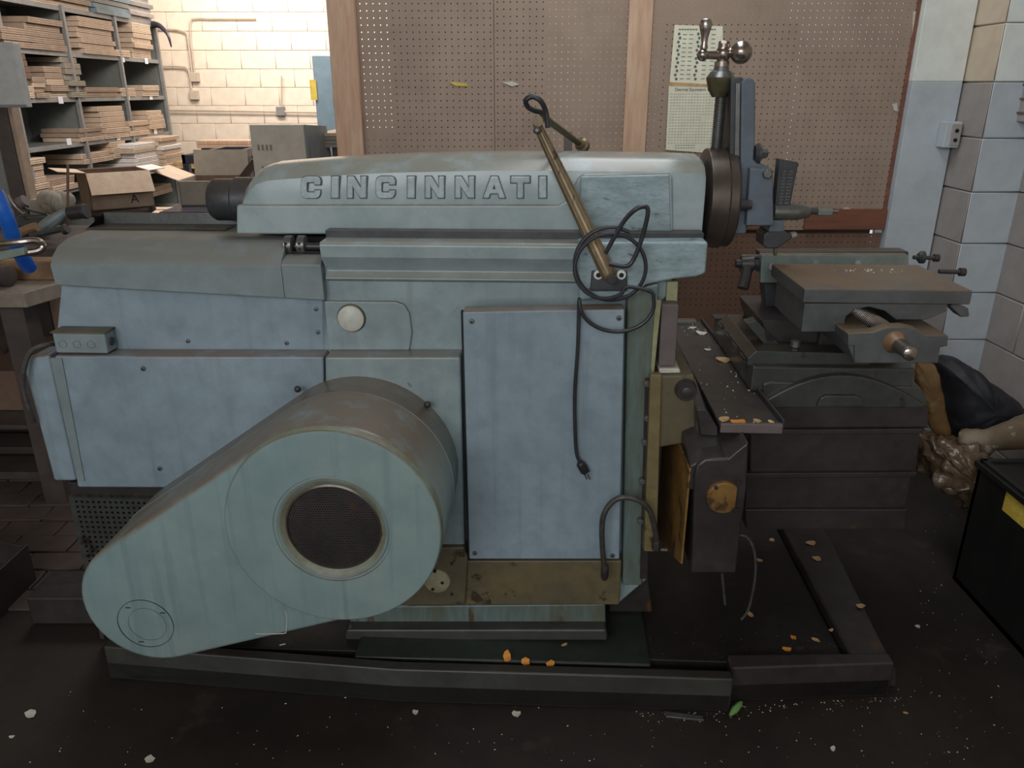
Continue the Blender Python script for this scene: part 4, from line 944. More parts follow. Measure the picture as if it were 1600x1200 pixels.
# shelf heights read on the nearest clear post
yref = 8.14
zsh = [W(800 + 0, 0, Y=1).z]
def zat(px, py): return W(px, py, X=XS).z
zsh = [zat(200, 30), zat(200, 90), zat(200, 151), zat(200, 213), zat(210, 272)]
zsh.append(zsh[-1] - .42)
for y in ends:
    MB().box(-.004, .03, y - 9.05 - .018, y - 9.05 + .018, 0, zsh[0] + .01).build('post', shelf_edge, sh, .002)
    MB().box(-.45, 0, y - 9.05 - .006, y - 9.05 + .006, .02, zsh[0]).build('divider', shelf_m, sh)
for z in zsh + [.12]:
    for i in range(len(ends) - 1):
        MB().box(-.45, .0, ends[i + 1] - 9.05 + .01, ends[i] - 9.05 - .01, z - .012, z).build('shelf_board', shelf_m, sh)
        MB().box(.0, .012, ends[i + 1] - 9.05 + .02, ends[i] - 9.05 - .02, z - .035, z + .003).build('shelf_lip', shelf_edge, sh, .002)
MB().box(-.47, -.45, 4.5 - 9.05, 0, .0, zsh[0]).build('back_sheet', shelf_m, sh)
for k, (px, py) in enumerate([(95, 156), (40, 233), (108, 221), (192, 92), (229, 95), (200, 151), (236, 151), (62, 302), (185, 214), (243, 205)]):
    p = W(px, py, X=XS + .02); MB().box(p.x - XS - .004, p.x - XS, p.y - 9.05 - .035, p.y - 9.05 + .035, p.z - .03, p.z + .025).build('paper_tag', tag_m, sh, .001)

def stack(px0, px1, py0, py1, m, label, depth=.32, seed=0, proud=.02, lean=0, mats=None, name='cardboard_stack', cat='cardboard', lay=.045):
    a = W(px0, py1, X=XS + proud); b = W(px1, py1, X=XS + proud); zt_ = W((px0 + px1) / 2, py0, X=XS + proud).z
    y0, y1 = min(a.y, b.y), max(a.y, b.y); z = (a.z + b.z) / 2; rnd = random.Random(seed)
    # stand it on the nearest shelf surface
    near = min(zsh + [zsh[0]], key=lambda q: abs(q - z));
    if abs(near - z) < .16: z = near + .001
    e = empty(name, (XS, (y0 + y1) / 2, z)); tag(e, label, cat, 'flattened cardboard on the shelving')
    h_ = max(.02, zt_ - z); n_ = max(1, round(h_ / lay)); hh = h_ / n_; w_ = (y1 - y0) / 2
    for k in range(n_):
        j = rnd.uniform(-.02, .02); jj = rnd.uniform(-.015, .03) + lean * math.sin(k * .7)
        mm = rnd.choice(mats or (m, m, card_pale))
        MB().box(-depth + jj, proud + jj, -w_ + j, w_ + j * .5, k * hh + .001, (k + 1) * hh - .003).build('bundle', mm, e, .003)
        for q in range(2): MB().box(proud + jj - .002, proud + jj + .002, -w_ + j + .01, w_ + j * .5 - .01, k * hh + hh * (.3 + .33 * q), k * hh + hh * (.36 + .33 * q)).build('sheet_edge', card_dark, e)
    return e
ST = [
 (4, 56, 44, 76, card, 'wide carton stack with printed ends on the second shelf, left'),
 (50, 102, 30, 77, card, 'flattened carton stack right of the printed cartons, second shelf'),
 (128, 180, 30, 83, card_pale, 'middle flattened carton stack on the second shelf'),
 (183, 203, 78, 88, card_pale, 'low carton pile between the stacks on the second shelf'),
 (210, 238, 38, 89, card_pale, 'white edged carton stack at the right end of the second shelf'),
 (32, 50, 84, 146, card_dark, 'upright brown carton stack at the left of the third shelf'),
 (52, 72, 120, 146, card, 'short carton stack on the third shelf, left bay'),
 (80, 106, 104, 146, card, 'mid height carton stack before the divider, third shelf'),
 (108, 132, 90, 146, card_grey, 'tall grey carton stack beside the divider, third shelf'),
 (134, 184, 136, 148, card, 'thin slanting cartons lying flat on the third shelf'),
 (190, 212, 137, 148, card_pale, 'small carton bundle, left one in the right bay of the third shelf'),
 (222, 247, 133, 148, card_pale, 'small carton bundle, right one in the right bay of the third shelf'),
 (124, 160, 199, 214, card, 'flat tan cartons left in the middle bay of the fourth shelf'),
 (163, 200, 165, 210, card_pale, 'tall tied carton stack with a lid sheet, fourth shelf'),
 (202, 232, 188, 206, card_white, 'white wrapped carton bundle on the fourth shelf'),
 (234, 257, 172, 204, card_pale, 'carton stack at the right end of the fourth shelf'),
 (132, 192, 236, 252, card_pale, 'flat pale cartons sticking out on the fifth shelf'),
 (176, 200, 220, 246, card_pale, 'small carton stack behind the flat pale ones, fifth shelf'),
 (36, 75, 246, 298, card_pale, 'carton stack with pale edges at the lower left shelf'),
 (78, 124, 276, 288, card, 'thin yellowish cartons on the lower left shelf'),
 (232, 268, 290, 304, card, 'loose brown cartons on the lowest shelf in view, right bay'),
]
for k, (a, b, c_, d, m, lab) in enumerate(ST): stack(a, b, c_, d, m, lab, seed=k)
stack(212, 252, 222, 262, card_white, 'bulging pale carton bundle hanging over the fifth shelf edge, left', proud=.16, seed=50, lean=.02, mats=[card_white, card_pale])
stack(254, 284, 212, 250, card_white, 'bulging pale carton bundle hanging over the fifth shelf edge, right', proud=.22, seed=51, lean=.02, mats=[card_white, card_pale])
stack(20, 140, -10, 15, card, 'brown carton pile on top of the shelving, left', seed=52)
stack(148, 200, -14, 22, grey_steel, 'dark grey wrapped parcel on top of the shelving, middle', seed=53, mats=[grey_steel, blue_grey], name='parcel', cat='parcel')
stack(202, 238, -10, 34, grey_steel, 'grey violet parcel at the right end of the shelving top', seed=54, mats=[grey_steel, taupe_blk], name='parcel', cat='parcel')
# dark strap / rag hanging off the end
p = W(240, 38, X=XS + .03); q = W(262, 54, X=XS + .25)
o = MB().tube([p, (p + q) / 2 + Vector((0, 0, .03)), q, q + Vector((.02, 0, -.12))], lambda t: .03 * (1 - t) + .006, 8).build('hanging_strap', navy); tag(rebase(o), 'dark strap hanging off the end of the shelving top', 'strap')
# large grey sheet on the left, in front of the shelves
a, b = W(0, 66, Y=3.6), W(41, 168, Y=3.6)
gs = empty('grey_cabinet', (b.x - .3, 3.6, b.z)); tag(gs, 'flat grey steel box cut by the left edge of the view above the bench', 'cabinet')
MB().box(-.3, .3 - .0, 0, .05, 0, a.z - b.z).build('body', cabinet_grey, gs, .004)
MB().box(-.3, .305, -.006, 0, 0, .012).build('bottom_edge', shelf_edge, gs, .001)
ul = empty('wooden_upright', (W(22, 230, Y=3.8).x, 3.8, 0)); tag(ul, 'brown timber upright holding the grey cabinet at the left edge', 'post')
o = MB().box(-.07, .0, 0, .09, 0, b.z + .02).build('post', dark_wood, ul, .003)
MB().box(.0, .02, .01, .07, 0, b.z).build('face_strip', card, ul, .002)
MB().box(-.30, -.07, .02, .06, .6, b.z).build('side_panel', grey_steel, ul, .002)

# conduits and boxes on the far wall
YB = 9.86
def conduit(pts, label, r=.010):
    P_ = [W(a, b, Y=YB - .02) for a, b in pts]
    o = MB().tube(P_, r, 8, 5).build('conduit', pipe_m); tag(o, label, 'conduit')
    return place(o, P_[0])
conduit([(400, 29), (330, 29), (305, 29), (298, 34), (298, 60), (304, 114)], 'cream conduit running right along the far wall top and down to a box')
conduit([(240, 45), (270, 46), (288, 50), (293, 60), (300, 114)], 'cream conduit curving from the shelving top to the wall box')
conduit([(240, 104), (282, 104), (294, 110), (299, 140)], 'cream conduit curving to the lower wall box')
conduit([(250, 172), (330, 173), (400, 174), (515, 176)], 'long horizontal cream conduit across the far wall')
conduit([(440, 118), (440, 168)], 'short vertical conduit above the right wall box', .008)
for k, (px, py, lab) in enumerate([(305, 121, 'square cream junction box on the far wall, upper one'), (304, 149, 'square cream junction box on the far wall, lower one'), (439, 174, 'grey square box on the far wall conduit')]):
    p = W(px, py, Y=YB); j = empty('junction_box', (p.x, YB - .03, p.z - .05)); tag(j, lab, 'box')
    MB().box(-.05, .05, 0, .05, 0, .105).build('box_body', pipe_m if k < 2 else shelf_edge, j, .006)
    MB().box(-.046, .046, -.004, 0, .004, .1).build('cover', pipe_m if k < 2 else shelf_edge, j, .002)

# blue grey cabinet far middle
def wbox(name, px0, px1, py0, py1, Y, depth, m, label, cat, z0=None, bevel=.004, parts=True):
    a, b = W(px0, py0, Y=Y), W(px1, py1, Y=Y); zlo = b.z if z0 is None else z0
    e = empty(name, ((a.x + b.x) / 2, Y, zlo)); tag(e, label, cat); w_ = (b.x - a.x) / 2
    MB().box(-w_, w_, 0, depth, 0, a.z - zlo).build('body', m, e, bevel)
    return e, w_, a.z - zlo
e, w_, h_ = wbox('wall_cabinet', 487, 530, 87, 192, 6.6, .4, blue_grey, 'blue grey steel cabinet behind the left pine stud, yellow tags on it', 'cabinet', z0=0)
p = W(487, 150, Y=6.59); MB().box(-w_ - .03, -w_ + .02, -.02, -.008, p.z - .03, p.z + .12).build('yellow_tag', yellow_m, e)
p = W(520, 150, Y=6.59); MB().box(.06, .09, -.02, -.008, p.z - .03, p.z + .05).build('yellow_tag', yellow_m, e)
# plywood / card pile right of the big carton
YP = 4.6
a = W(497, 208, Y=YP); bq = W(530, 208, Y=YP)
pl = empty('board_pile', (a.x + .1, YP, 0)); tag(pl, 'pile of pale boards on a dark bench beside the left pine stud', 'boards')
for k in range(4): MB().box(-.1 + .01 * (k % 2), .35, 0, .5 - .01 * k, a.z - .02 * (k + 1) + .002, a.z - .02 * k).build('board', card_pale if k == 0 else card_grey, pl, .001)
MB().box(-.04, .35, .05, .4, a.z - .3, a.z - .08).build('support_box', card_dark, pl, .003)
MB().box(-.1, .35, .02, .45, 0, a.z - .3).build('bench', dark_wood, pl, .003)

def carton(name, label, loc, rz, w, d, h, m, flaps, inner=card_dark, th=.006):
    e = empty(name, loc, rz); tag(e, label, 'box')
    MB().box(-w / 2, w / 2, -d / 2, -d / 2 + th, 0, h).build('side', m, e); MB().box(-w / 2, w / 2, d / 2 - th, d / 2, 0, h).build('side', inner, e)
    MB().box(-w / 2, -w / 2 + th, -d / 2, d / 2, 0, h).build('side', m, e); MB().box(w / 2 - th, w / 2, -d / 2, d / 2, 0, h).build('side', m, e)
    MB().box(-w / 2, w / 2, -d / 2, d / 2, 0, th).build('bottom', inner, e)
    for side, ang, ln, mm in flaps:
        u = math.cos(R(ang)) * ln; v = math.sin(R(ang)) * ln
        if side == 'f': q = [(-w / 2, -d / 2, h), (w / 2, -d / 2, h), (w / 2, -d / 2 - u, h + v), (-w / 2, -d / 2 - u, h + v)]
        if side == 'b': q = [(-w / 2, d / 2, h), (w / 2, d / 2, h), (w / 2, d / 2 + u, h + v), (-w / 2, d / 2 + u, h + v)]
        if side == 'l': q = [(-w / 2, -d / 2, h), (-w / 2, d / 2, h), (-w / 2 - u, d / 2, h + v), (-w / 2 - u, -d / 2, h + v)]
        if side == 'r': q = [(w / 2, -d / 2, h), (w / 2, d / 2, h), (w / 2 + u, d / 2, h + v), (w / 2 + u, -d / 2, h + v)]
        q = [Vector(x) for x in q]; n_ = (q[1] - q[0]).cross(q[2] - q[0]).normalized() * .004
        MB().loft([q, [x + n_ for x in q]]).build('flap', mm, e)
    return e
# large grey-brown carton standing up
e, w_, h_ = wbox('tall_carton', 389, 480, 195, 260, 4.3, .06, carton_face, 'large grey brown carton panel standing on edge behind the ram', 'box', z0=.78)
for k in range(4): MB().box(-w_ * .78 + k * .022, -w_ * .78 + k * .022 + .012, -.0015, 0, h_ - .13, h_ - .10).build('printed_mark', card_grey, e)
MB().box(-w_ * .7, -w_ * .7 + .012, -.0015, 0, h_ - .26, h_ - .21).build('printed_mark', card_grey, e)
o = MB().loft([[Vector((w_ + .0, .0, 0)), Vector((w_ + .09, .35, 0)), Vector((w_ + .03, .35, h_ - .02)), Vector((w_, 0, h_))], [Vector((w_ + .01, .0, 0)), Vector((w_ + .1, .35, 0)), Vector((w_ + .04, .35, h_ - .02)), Vector((w_ + .01, 0, h_))]]).build('side_panel', grey_steel, e)
bt, bw_, bh_ = wbox('packing_bench', 380, 530, 262, 300, 4.25, .6, dark_wood, 'low dark packing bench hidden mostly behind the ram', 'bench', z0=.0)
bt.location.z = 0
for ch2 in bt.children:
    for v in ch2.data.vertices: v.co.z = v.co.z if v.co.z < .01 else .775
# dark lacquer table frames and timber boards beyond
Yf = 7.6
for k, (px0, px1, py0, py1, m, lab, cat, Yq) in enumerate([
    (306, 390, 220, 232, redwood, 'long orange timber stack against the far wall, topmost', 'timber', 8.0),
    (270, 350, 253, 264, redwood, 'orange timber stack under the dark table frame', 'timber', 7.3)]):
    a, b = W(px0, py0, Y=Yq), W(px1, py1, Y=Yq)
    t_ = empty('timber_stack', ((a.x + b.x) / 2, Yq, 0)); tag(t_, lab, cat); w_ = (b.x - a.x) / 2; hh = (a.z - b.z)
    for i in range(2): MB().box(-w_, w_, 0, .3, b.z + hh / 2 * i + .002, b.z + hh / 2 * (i + 1)).build('plank', wood if k == 0 else chip_m, t_, .003)
    MB().box(-w_ + .03, w_ - .03, .03, .27, 0, b.z).build('trestle', dark_wood, t_, .003)
a, b = W(283, 242, Y=6.6), W(344, 256, Y=6.6)
tf = empty('dark_table_frame', (a.x, 6.6, 0)); tag(tf, 'dark navy lacquered table frame with a shiny rim below the far wall', 'table')
wt = W(344, 242, Y=6.6).x - a.x; dt = 1.0
MB().box(0, wt, 0, .03, b.z, a.z).build('apron', navy, tf, .003); MB().box(wt - .03, wt, 0, dt, b.z, a.z).build('apron', navy, tf, .003)
MB().box(0, wt, dt - .03, dt, b.z, a.z).build('apron', navy, tf, .003); MB().box(0, .03, 0, dt, b.z, a.z).build('apron', navy, tf, .003)
for x_, y_ in ((0, 0), (wt - .05, 0), (wt - .05, dt - .05), (0, dt - .05)): MB().box(x_, x_ + .05, y_, y_ + .05, 0, b.z).build('leg', navy, tf, .002)
# dark crate/table carrying the second open box
a, b = W(248, 331, Y=4.6), W(368, 345, Y=4.6)
st_ = empty('small_black_table', (a.x, 4.6, 0)); tag(st_, 'black topped low table carrying the open grey carton', 'table')
wt = b.x - a.x + .2
MB().box(0, wt, 0, .75, a.z - .07, a.z).build('top', navy, st_, .004)
for x_, y_ in ((.03, .03), (wt - .09, .03), (wt - .09, .66), (.03, .66)): MB().box(x_, x_ + .05, y_, y_ + .05, 0, a.z - .07).build('leg', dark_wood, st_, .002)
p = W(325, 321, Y=4.85)
carton('open_carton', 'open grey brown carton with raised flaps left of the ram stub', (p.x, 5.02, a.z + .001), R(4), .34, .34, W(325, 283, Y=4.85).z - a.z, card_grey, [('f', 38, .0001, card_grey), ('l', 22, .17, card_pale), ('b', 80, .16, card_grey), ('r', 48, .17, card_dark)])
# round stool with open box
Ys = 4.75
p = W(185, 322, Y=Ys); stl = empty('round_stool', (p.x, Ys, 0)); tag(stl, 'dark round stool with splayed legs carrying the open brown carton', 'stool')
MB().lathe([(0, .19), (.01, .205), (.03, .205), (.038, .2)], (0, 0, p.z - .04), (0, 0, 1), 32).build('seat', dark_wood, stl)
for k in range(4):
    a_ = R(45 + 90 * k); MB().cyl((.13 * math.cos(a_), .13 * math.sin(a_), p.z - .04), (.21 * math.cos(a_), .21 * math.sin(a_), 0), .016, .014).build('leg', dark_wood, stl)
MB().lathe([(0, .175), (.008, .182), (.016, .175)], (0, 0, .3), (0, 0, 1), 28).build('foot_ring', dark_wood, stl)
e = carton('open_carton', 'open brown carton with spread flaps on the round stool', (p.x, Ys, p.z + .001), R(38), .34, .30, .21, card, [('f', -62, .13, card_pale), ('b', -40, .13, card_dark), ('r', 6, .09, card_white), ('l', 6, .14, card_pale)])
flat_text('printed_arrow', 'A', (.04, -.1515, .03), (R(90), 0, 0), .07, navy, e)

# lower background clutter under the shelves
for k, (px0, px1, py0, py1, Yq, m, lab) in enumerate([
    (205, 248, 333, 350, 5.3, card_pale, 'pale carton on the floor under the stool'),
    (150, 180, 350, 366, 4.7, card_pale, 'small pale carton beside the stool leg'),
    (175, 196, 338, 346, 5.6, card, 'tan carton on the floor behind the stool')]):
    a, b = W(px0, py0, Y=Yq), W(px1, py1, Y=Yq)
    e = empty('closed_carton', ((a.x + b.x) / 2, Yq, 0)); tag(e, lab, 'box')
    MB().box(-(b.x - a.x) / 2, (b.x - a.x) / 2, 0, .3, 0, a.z).build('body', m, e, .004)
    MB().box(-(b.x - a.x) / 2, (b.x - a.x) / 2, .14, .17, a.z, a.z + .002).build('tape', card_dark, e)

# ------------------------------------------------------------------ work bench at the left edge
YT = 2.75
zbt = W(60, 458, Y=YT).z
f0 = W(37, 458, Y=YT); g0 = W(80, 428, Z=zbt)
bn = empty('work_bench', (f0.x, YT, 0)); tag(bn, 'dusty low work bench loaded with tools at the left edge', 'bench')
ytop = 3.7; th_ = .055
MB().loft([[Vector(q) for q in ((-1.6, 0, zbt - th_), (0, 0, zbt - th_), (.10, .35, zbt - th_), (.10, 1.3, zbt - th_), (-1.6, 1.3, zbt - th_))],
           [Vector(q) for q in ((-1.6, 0, zbt), (0, 0, zbt), (.10, .35, zbt), (.10, 1.3, zbt), (-1.6, 1.3, zbt))]]).build('top', tabletop, bn, .003)
for x_, y_ in ((-.10, .06), (.02, .75), (-.85, .06), (-.85, 1.1), (.0, 1.15)): MB().box(x_ - .045, x_ + .045, y_, y_ + .09, 0, zbt - th_).build('leg', dark_wood, bn, .003)
MB().box(-1.5, .06, .15, 1.2, .30, .32).build('lower_shelf', dark_wood, bn, .003)
MB().box(-.75, -.12, .3, .8, .322, .50).build('stored_box', card_dark, bn, .004)
# tools on it
def on_bench(name, lab, cat, px, py, Y, h=0):
    p = W(px, py, Y=Y); e = empty(name, (p.x, Y, zbt + h)); return tag(e, lab, cat)
# blue bent tube
pts = [W(-8, 300, Y=2.72), W(8, 335, Y=2.72), W(24, 380, Y=2.76), W(40, 410, Y=2.80), W(46, 418, Y=2.82)]
o = MB().tube(pts, .026, 16, 4).build('blue_tube', blue_m); tag(place(o, pts[-1]), 'bright blue painted steel tube leaning on the bench', 'tube')
pts = [W(-10, 382, Y=2.6), W(30, 378, Y=2.6), W(55, 376, Y=2.62), W(67, 383, Y=2.63), W(60, 392, Y=2.62), W(30, 396, Y=2.6), W(-10, 402, Y=2.6)]
o = MB().tube(pts, .012, 10, 4).build('chrome_bracket', steel); tag(place(o, pts[3]), 'bright flat metal hoop in front of the blue tube', 'bracket')
a, b = W(-6, 400, Y=2.58), W(38, 392, Y=2.58)
o = MB().loft([[a + Vector((0, 0, -.018)), a + Vector((0, 0, .012)), a + Vector((0, .02, .012)), a + Vector((0, .02, -.018))], [b + Vector((0, 0, -.012)), b + Vector((0, 0, .012)), b + Vector((0, .02, .012)), b + Vector((0, .02, -.012))]]).build('notched_strip', vise_pale, None, .001)
tag(rebase(o), 'pale notched metal strip at the left edge below the hoop', 'strip')
# wooden block and short log on bench front
e = on_bench('wooden_block', 'light brown timber offcut lying on the bench edge beside the machine', 'timber', 40, 432, 2.95)
MB().box(-.09, .12, 0, .09, 0, .075).build('block', knob_w, e, .006)
e = on_bench('round_billet', 'short dark round bar end on the bench at the left edge', 'bar', -2, 432, 2.85)
MB().lathe([(0, .03), (.004, .038), (.22, .038)], (.04, 0, .038), (-1, .3, 0), 20).build('bar', dark_wood, e)
# raised wood tray behind with tools
zt5 = W(100, 385, Y=3.25).z
tr = empty('tool_tray', (W(100, 385, Y=3.2).x, 3.2, zbt)); tag(tr, 'scuffed wooden tool tray on the bench behind the way cover', 'tray')
wtr = .8
MB().box(-wtr, .17, 0, .6, 0, zt5 - zbt).build('body', dark_wood, tr, .004)
MB().box(.17, .182, 0, .6, 0, zt5 - zbt + .015).build('end_panel', card_dark, tr, .002)
def tool(name, lab, cat, pts, Y, r, m, parts=(), n=10):
    P_ = [W(a, b, Y=Y) for a, b in pts]; e = empty(name, P_[0]); tag(e, lab, cat)
    MB().tube([q - P_[0] for q in P_], r, n, 4).build('shaft', m, e)
    for kind, t0, t1, rr, mm in parts:
        a, b = W(*t0, Y=Y) - P_[0], W(*t1, Y=Y) - P_[0]; MB().cyl(a, b, rr).build(kind, mm, e, .002)
    return e
tool('grinder', 'dark round-headed hand tool standing among the bench clutter', 'tool', [(62, 360), (80, 347), (98, 334), (108, 330)], 3.35, lambda t: .022 + .006 * math.sin(t * 6), cover_paint, [('head', (108, 333), (133, 330), .030, dark_oil), ('collar', (131, 331), (136, 330), .032, iron)])
tool('spanner', 'long flat ringed spanner lying on the tray front', 'spanner', [(48, 368), (78, 362), (100, 357)], 3.18, .012, iron, [('ring', (98, 360), (105, 357), .02, iron)])
tool('pipe_handle', 'brown pipe handle resting on the tray left of the spanner', 'handle', [(30, 364), (44, 358), (57, 354)], 3.2, .018, knob_w)
tool('lever', 'grey lever with round end at the left edge, upper', 'lever', [(-5, 326), (18, 320), (38, 314)], 3.4, .016, gib_m, [('knob', (30, 318), (40, 313), .024, gib_m)])
tool('tongs', 'crossed thin steel tongs below the grey cabinet, left', 'tongs', [(12, 304), (24, 322), (38, 334)], 3.38, .006, steel)
tool('rod', 'thin dark rod crossing the steel tongs', 'rod', [(22, 318), (45, 328), (72, 334)], 3.42, .006, iron)
o = MB().loft([[W(a, b, Y=3.45) for a, b in ((28, 336), (72, 333), (86, 340), (76, 356), (30, 358), (18, 350))], [W(a, b, Y=3.7) for a, b in ((28, 336), (72, 333), (86, 340), (76, 356), (30, 358), (18, 350))]]).build('canvas_roll', cast_green, None, .02)
tag(rebase(o), 'dull green canvas roll among the bench tools', 'roll')
mb = MB(); rnd = random.Random(9)
for k in range(14):
    p = W(rnd.uniform(74, 108), rnd.uniform(312, 328), Y=3.75 + rnd.uniform(-.05, .05)); mb.sphere(p, rnd.uniform(.03, .05), 8)
o = mb.build('rag_heap', card_grey); tag(rebase(o), 'crumpled pale bag heaped behind the bench tools', 'bag')
o = MB().box(W(42, 312, Y=3.8).x, W(70, 312, Y=3.8).x, 3.8, 3.95, W(42, 340, Y=3.8).z, W(42, 312, Y=3.8).z).build('grey_carton', card_grey, None, .004); tag(rebase(o), 'small grey carton on the bench below the shelving', 'box')
a = W(106, 258, Y=3.5); b = W(106, 355, Y=3.5); o = MB().cyl(b, a, .006, n=8).build('thin_rod', card_dark); tag(place(o, b), 'thin brown rod standing upright in front of the brown carton', 'rod')

# lower left: shelf boards, metal tray and step block, rods under the bench
a = W(0, 868, Z=.1)
tyr = empty('steel_trough', (-1.62, 2.0, 0)); tag(tyr, 'rusty steel trough on the brick floor at the left edge', 'trough')
cA, cB = W(38, 850, Z=.15), W(-30, 912, Z=.15)
tyr.location = (cA.x, cA.y, 0)
dv = Vector((cB.x - cA.x, cB.y - cA.y, 0)); 
for nm, q0_, q1_ in (('side', Vector((0, 0, 0)), dv * 1.6), ('end', Vector((0, 0, 0)), Vector((-.35, .1, 0)))):
    n_ = Vector((-(q1_ - q0_).y, (q1_ - q0_).x, 0)).normalized() * .012
    MB().loft([[q0_ + Vector((0, 0, .0)), q0_ + Vector((0, 0, .15)), q0_ + n_ + Vector((0, 0, .15)), q0_ + n_], [q1_, q1_ + Vector((0, 0, .15)), q1_ + n_ + Vector((0, 0, .15)), q1_ + n_]]).build(nm, dark_oil, tyr, .002)
MB().add([Vector((0, 0, .02)), dv * 1.6 + Vector((0, 0, .02)), dv * 1.6 + Vector((-.35, .1, .02)), Vector((-.35, .1, .02)), Vector((0, 0, .06)), dv * 1.6 + Vector((0, 0, .06)), dv * 1.6 + Vector((-.35, .1, .06)), Vector((-.35, .1, .06))],
         [[0, 1, 2, 3], [4, 5, 6, 7], [0, 1, 5, 4], [1, 2, 6, 5], [2, 3, 7, 6], [3, 0, 4, 7]]).build('contents', rusty_ring, tyr)
q = W(28, 922, Z=.1); q2_ = W(135, 888, Z=.1)
o = MB().box(q.x + .05, -.93, 2.05, 2.2, 0, .1).build('step_block', dark_oil, None, .006); tag(rebase(o), 'dark iron plinth block on the floor left of the belt guard', 'block')
pts = [W(-5, 535, Y=3.3), W(15, 560, Y=3.3), W(32, 585, Y=3.2)]
o = MB().cyl(pts[0], pts[-1] + Vector((.03, 0, -.1)), .008).build('iron_bar', dark_oil); tag(place(o, pts[0]), 'thin black bar slanting under the bench', 'bar')
for k in range(5):
    y = 3.0 + k * .25
    o = MB().box(-2.6, -1.35 + .05 * (k % 2), y, y + .16, .0 + .02, .055).build('floor_plank', dark_wood, None, .003); tag(rebase(o), ['brown plank on the floor under the bench, nearest', 'brown plank on the floor under the bench, second', 'brown plank under the bench, in the middle of five', 'brown plank under the bench, fourth back', 'brown plank under the bench, farthest back'][k], 'plank', 'planks under the bench')
for k, (px, py, l_) in enumerate([(2, 738, .10), (10, 745, .07), (36, 733, .05)]):
    p = W(px, py, Z=.014); o = MB().box(-l_ / 2, l_ / 2, -.004, .004, 0, .005, rz=.35).build('wood_shaving', chip_m); o.location = p
    tag(o, ['long pale splinter on the brick floor, leftmost', 'pale splinter just right of the longest one on the bricks', 'short pale splinter on the bricks nearest the machine'][k], 'splinter')
pts = [W(50, 655, Y=3.1), W(30, 658, Y=3.1), W(0, 652, Y=3.1)]
o = MB().tube(pts, .004, 6).build('red_wire', redwood); tag(place(o, pts[0]), 'thin red wire lying under the bench', 'wire')

# ------------------------------------------------------------------ right: rubbish beside the table
def sheet(name, lab, cat, outline, Y0, Y1, m, th=.02, wob=.015, seed=1, n=9):
    # a crumpled sheet hung between its left and right edge, given depth
    rnd = random.Random(seed); (l0, l1), (r0_, r1_) = outline; v = []; f = []
    for i in range(n):
        for j in range(n):
            s, t = i / (n - 1), j / (n - 1)
            pt = (Vector(l0) * (1 - s) + Vector(r0_) * s) * (1 - t) + (Vector(l1) * (1 - s) + Vector(r1_) * s) * t
            p = W(pt.x, pt.y, Y=Y0 + (Y1 - Y0) * s + .12 * math.sin(s * 3) * 0)
            v.append(p + Vector((rnd.uniform(-1, 1), rnd.uniform(-1.8, 1.8), rnd.uniform(-1, 1))) * wob)
    for i in range(n - 1):
        for j in range(n - 1): a = i * n + j; f.append([a, a + 1, a + n + 1, a + n])
    o = finish(name, v, f, m); so = o.modifiers.new('thick', 'SOLIDIFY'); so.thickness = th
    sb = o.modifiers.new('round', 'SUBSURF'); sb.levels = 2; sb.render_levels = 2
    tag(o, lab, cat); return rebase(o)
def crumple(o, strength, size):
    tx = bpy.data.textures.new('crumple', 'CLOUDS'); tx.noise_scale = size; tx.noise_type = 'HARD_NOISE'; tx.noise_depth = 2
    dm = o.modifiers.new('crumple', 'DISPLACE'); dm.texture = tx; dm.strength = strength; dm.texture_coords = 'LOCAL'; dm.mid_level = .4
def blob(name, lab, cat, poly, Y, depth, m, seed=1, wob=.012, n=28, rings=7, cr_=.02):
    # a filled, rounded heap: outline at its middle, bulging forward and back
    P_ = [Vector((W(a, b, Y=Y).x, 0, W(a, b, Y=Y).z)) for a, b in poly]; L_ = len(P_); Q = []
    for k in range(n):
        s = k / n * L_; i = int(s); t = s - i; Q.append(P_[i % L_] * (1 - t) + P_[(i + 1) % L_] * t)
    c_ = sum(Q, Vector()) / n; rnd = random.Random(seed); secs = []
    for k in range(rings + 1):
        t = k / rings * math.pi; sc_ = max(.02, math.sin(t) ** .5); y = Y - math.cos(t) * depth
        secs.append([Vector((c_.x + (q.x - c_.x) * sc_, y, c_.z + (q.z - c_.z) * sc_)) + Vector((rnd.uniform(-1, 1), rnd.uniform(-1, 1), rnd.uniform(-1, 1))) * wob * sc_ for q in Q])
    o = MB().loft(secs).build(name, m); sb = o.modifiers.new('round', 'SUBSURF'); sb.levels = 2; sb.render_levels = 2; crumple(o, cr_, .05 if cr_ > .02 else .12)
    tag(o, lab, cat); return rebase(o)
blob('black_sack', 'black cloth sack slumped against the wall corner behind the vise', 'sack', [(1468, 568), (1480, 560), (1508, 562), (1530, 588), (1596, 630), (1590, 650), (1560, 662), (1545, 690), (1480, 690), (1468, 640)], 2.72, .16, bag_m, 2)
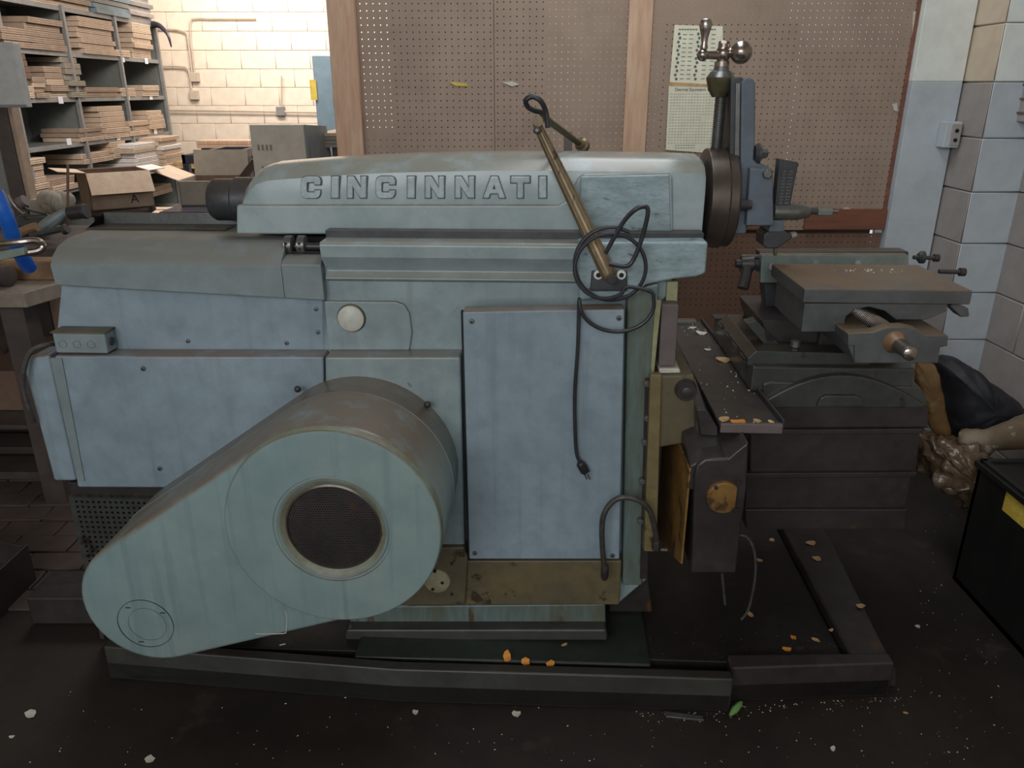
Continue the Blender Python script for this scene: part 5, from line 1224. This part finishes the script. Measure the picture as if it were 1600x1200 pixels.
blob('rusty_sheet', 'rust stained curled cardboard sheet between table and black sack', 'cardboard', [(1432, 562), (1462, 566), (1466, 600), (1480, 640), (1482, 690), (1455, 680), (1440, 640), (1425, 590)], 2.55, .04, rust_paper, 3, .006)
blob('plastic_wrap', 'crumpled dirty plastic wrap heaped on the floor right of the table', 'plastic', [(1436, 680), (1470, 685), (1520, 690), (1545, 720), (1528, 760), (1520, 788), (1495, 790), (1480, 762), (1440, 745)], 2.45, .14, plastic_m, 4, .022, cr_=.06)
rl = empty('rolled_paper', W(1500, 700, Y=2.45)); tag(rl, 'stained tan paper roll lying across the black crate at right', 'roll')
pA, pB = W(1512, 700, Y=2.5) - rl.location, W(1640, 668, Y=2.35) - rl.location
MB().tube([pA, pA * .7 + pB * .3 + Vector((0, 0, .01)), pB], lambda t: .055 + .012 * math.sin(t * 9), 20, 8).build('roll_body', tan_cloth, rl); crumple(bpy.data.objects[rl.children[-1].name], .015, .05)
MB().sphere(pA, .05, 16).build('wrapped_end', plastic_m, rl)
# black crate with yellow paper
cr = empty('black_crate', (W(1532, 715, Y=2.2).x, 1.95, 0)); tag(cr, 'black plastic crate with yellow paper at the right edge of the view', 'crate')
zc_ = W(1532, 716, Y=2.3).z; x0c = W(1532, 716, Y=2.3).x
cr.location = (x0c, 1.78, 0); D_ = .52
MB().box(0, .02, 0, D_, .0, zc_).build('side', crate_m, cr, .003); MB().box(0, .45, D_ - .02, D_, 0, zc_).build('side', crate_m, cr, .003)
MB().box(.43, .45, 0, D_, 0, zc_).build('side', crate_m, cr, .003); MB().box(0, .45, 0, .02, 0, zc_).build('side', crate_m, cr, .003)
MB().box(0, .45, 0, D_, 0, .02).build('bottom', crate_m, cr)
MB().box(-.012, .46, -.012, D_ + .01, zc_ - .03, zc_ - .01).build('rim', crate_m, cr, .003)
MB().box(.04, .4, .12, D_ - .06, zc_ - .09, zc_ - .07).build('yellow_paper', yellow_m, cr)
MB().box(-.002, .0, .16, .36, zc_ - .10, zc_ - .035).build('side_label', yellow_m, cr)
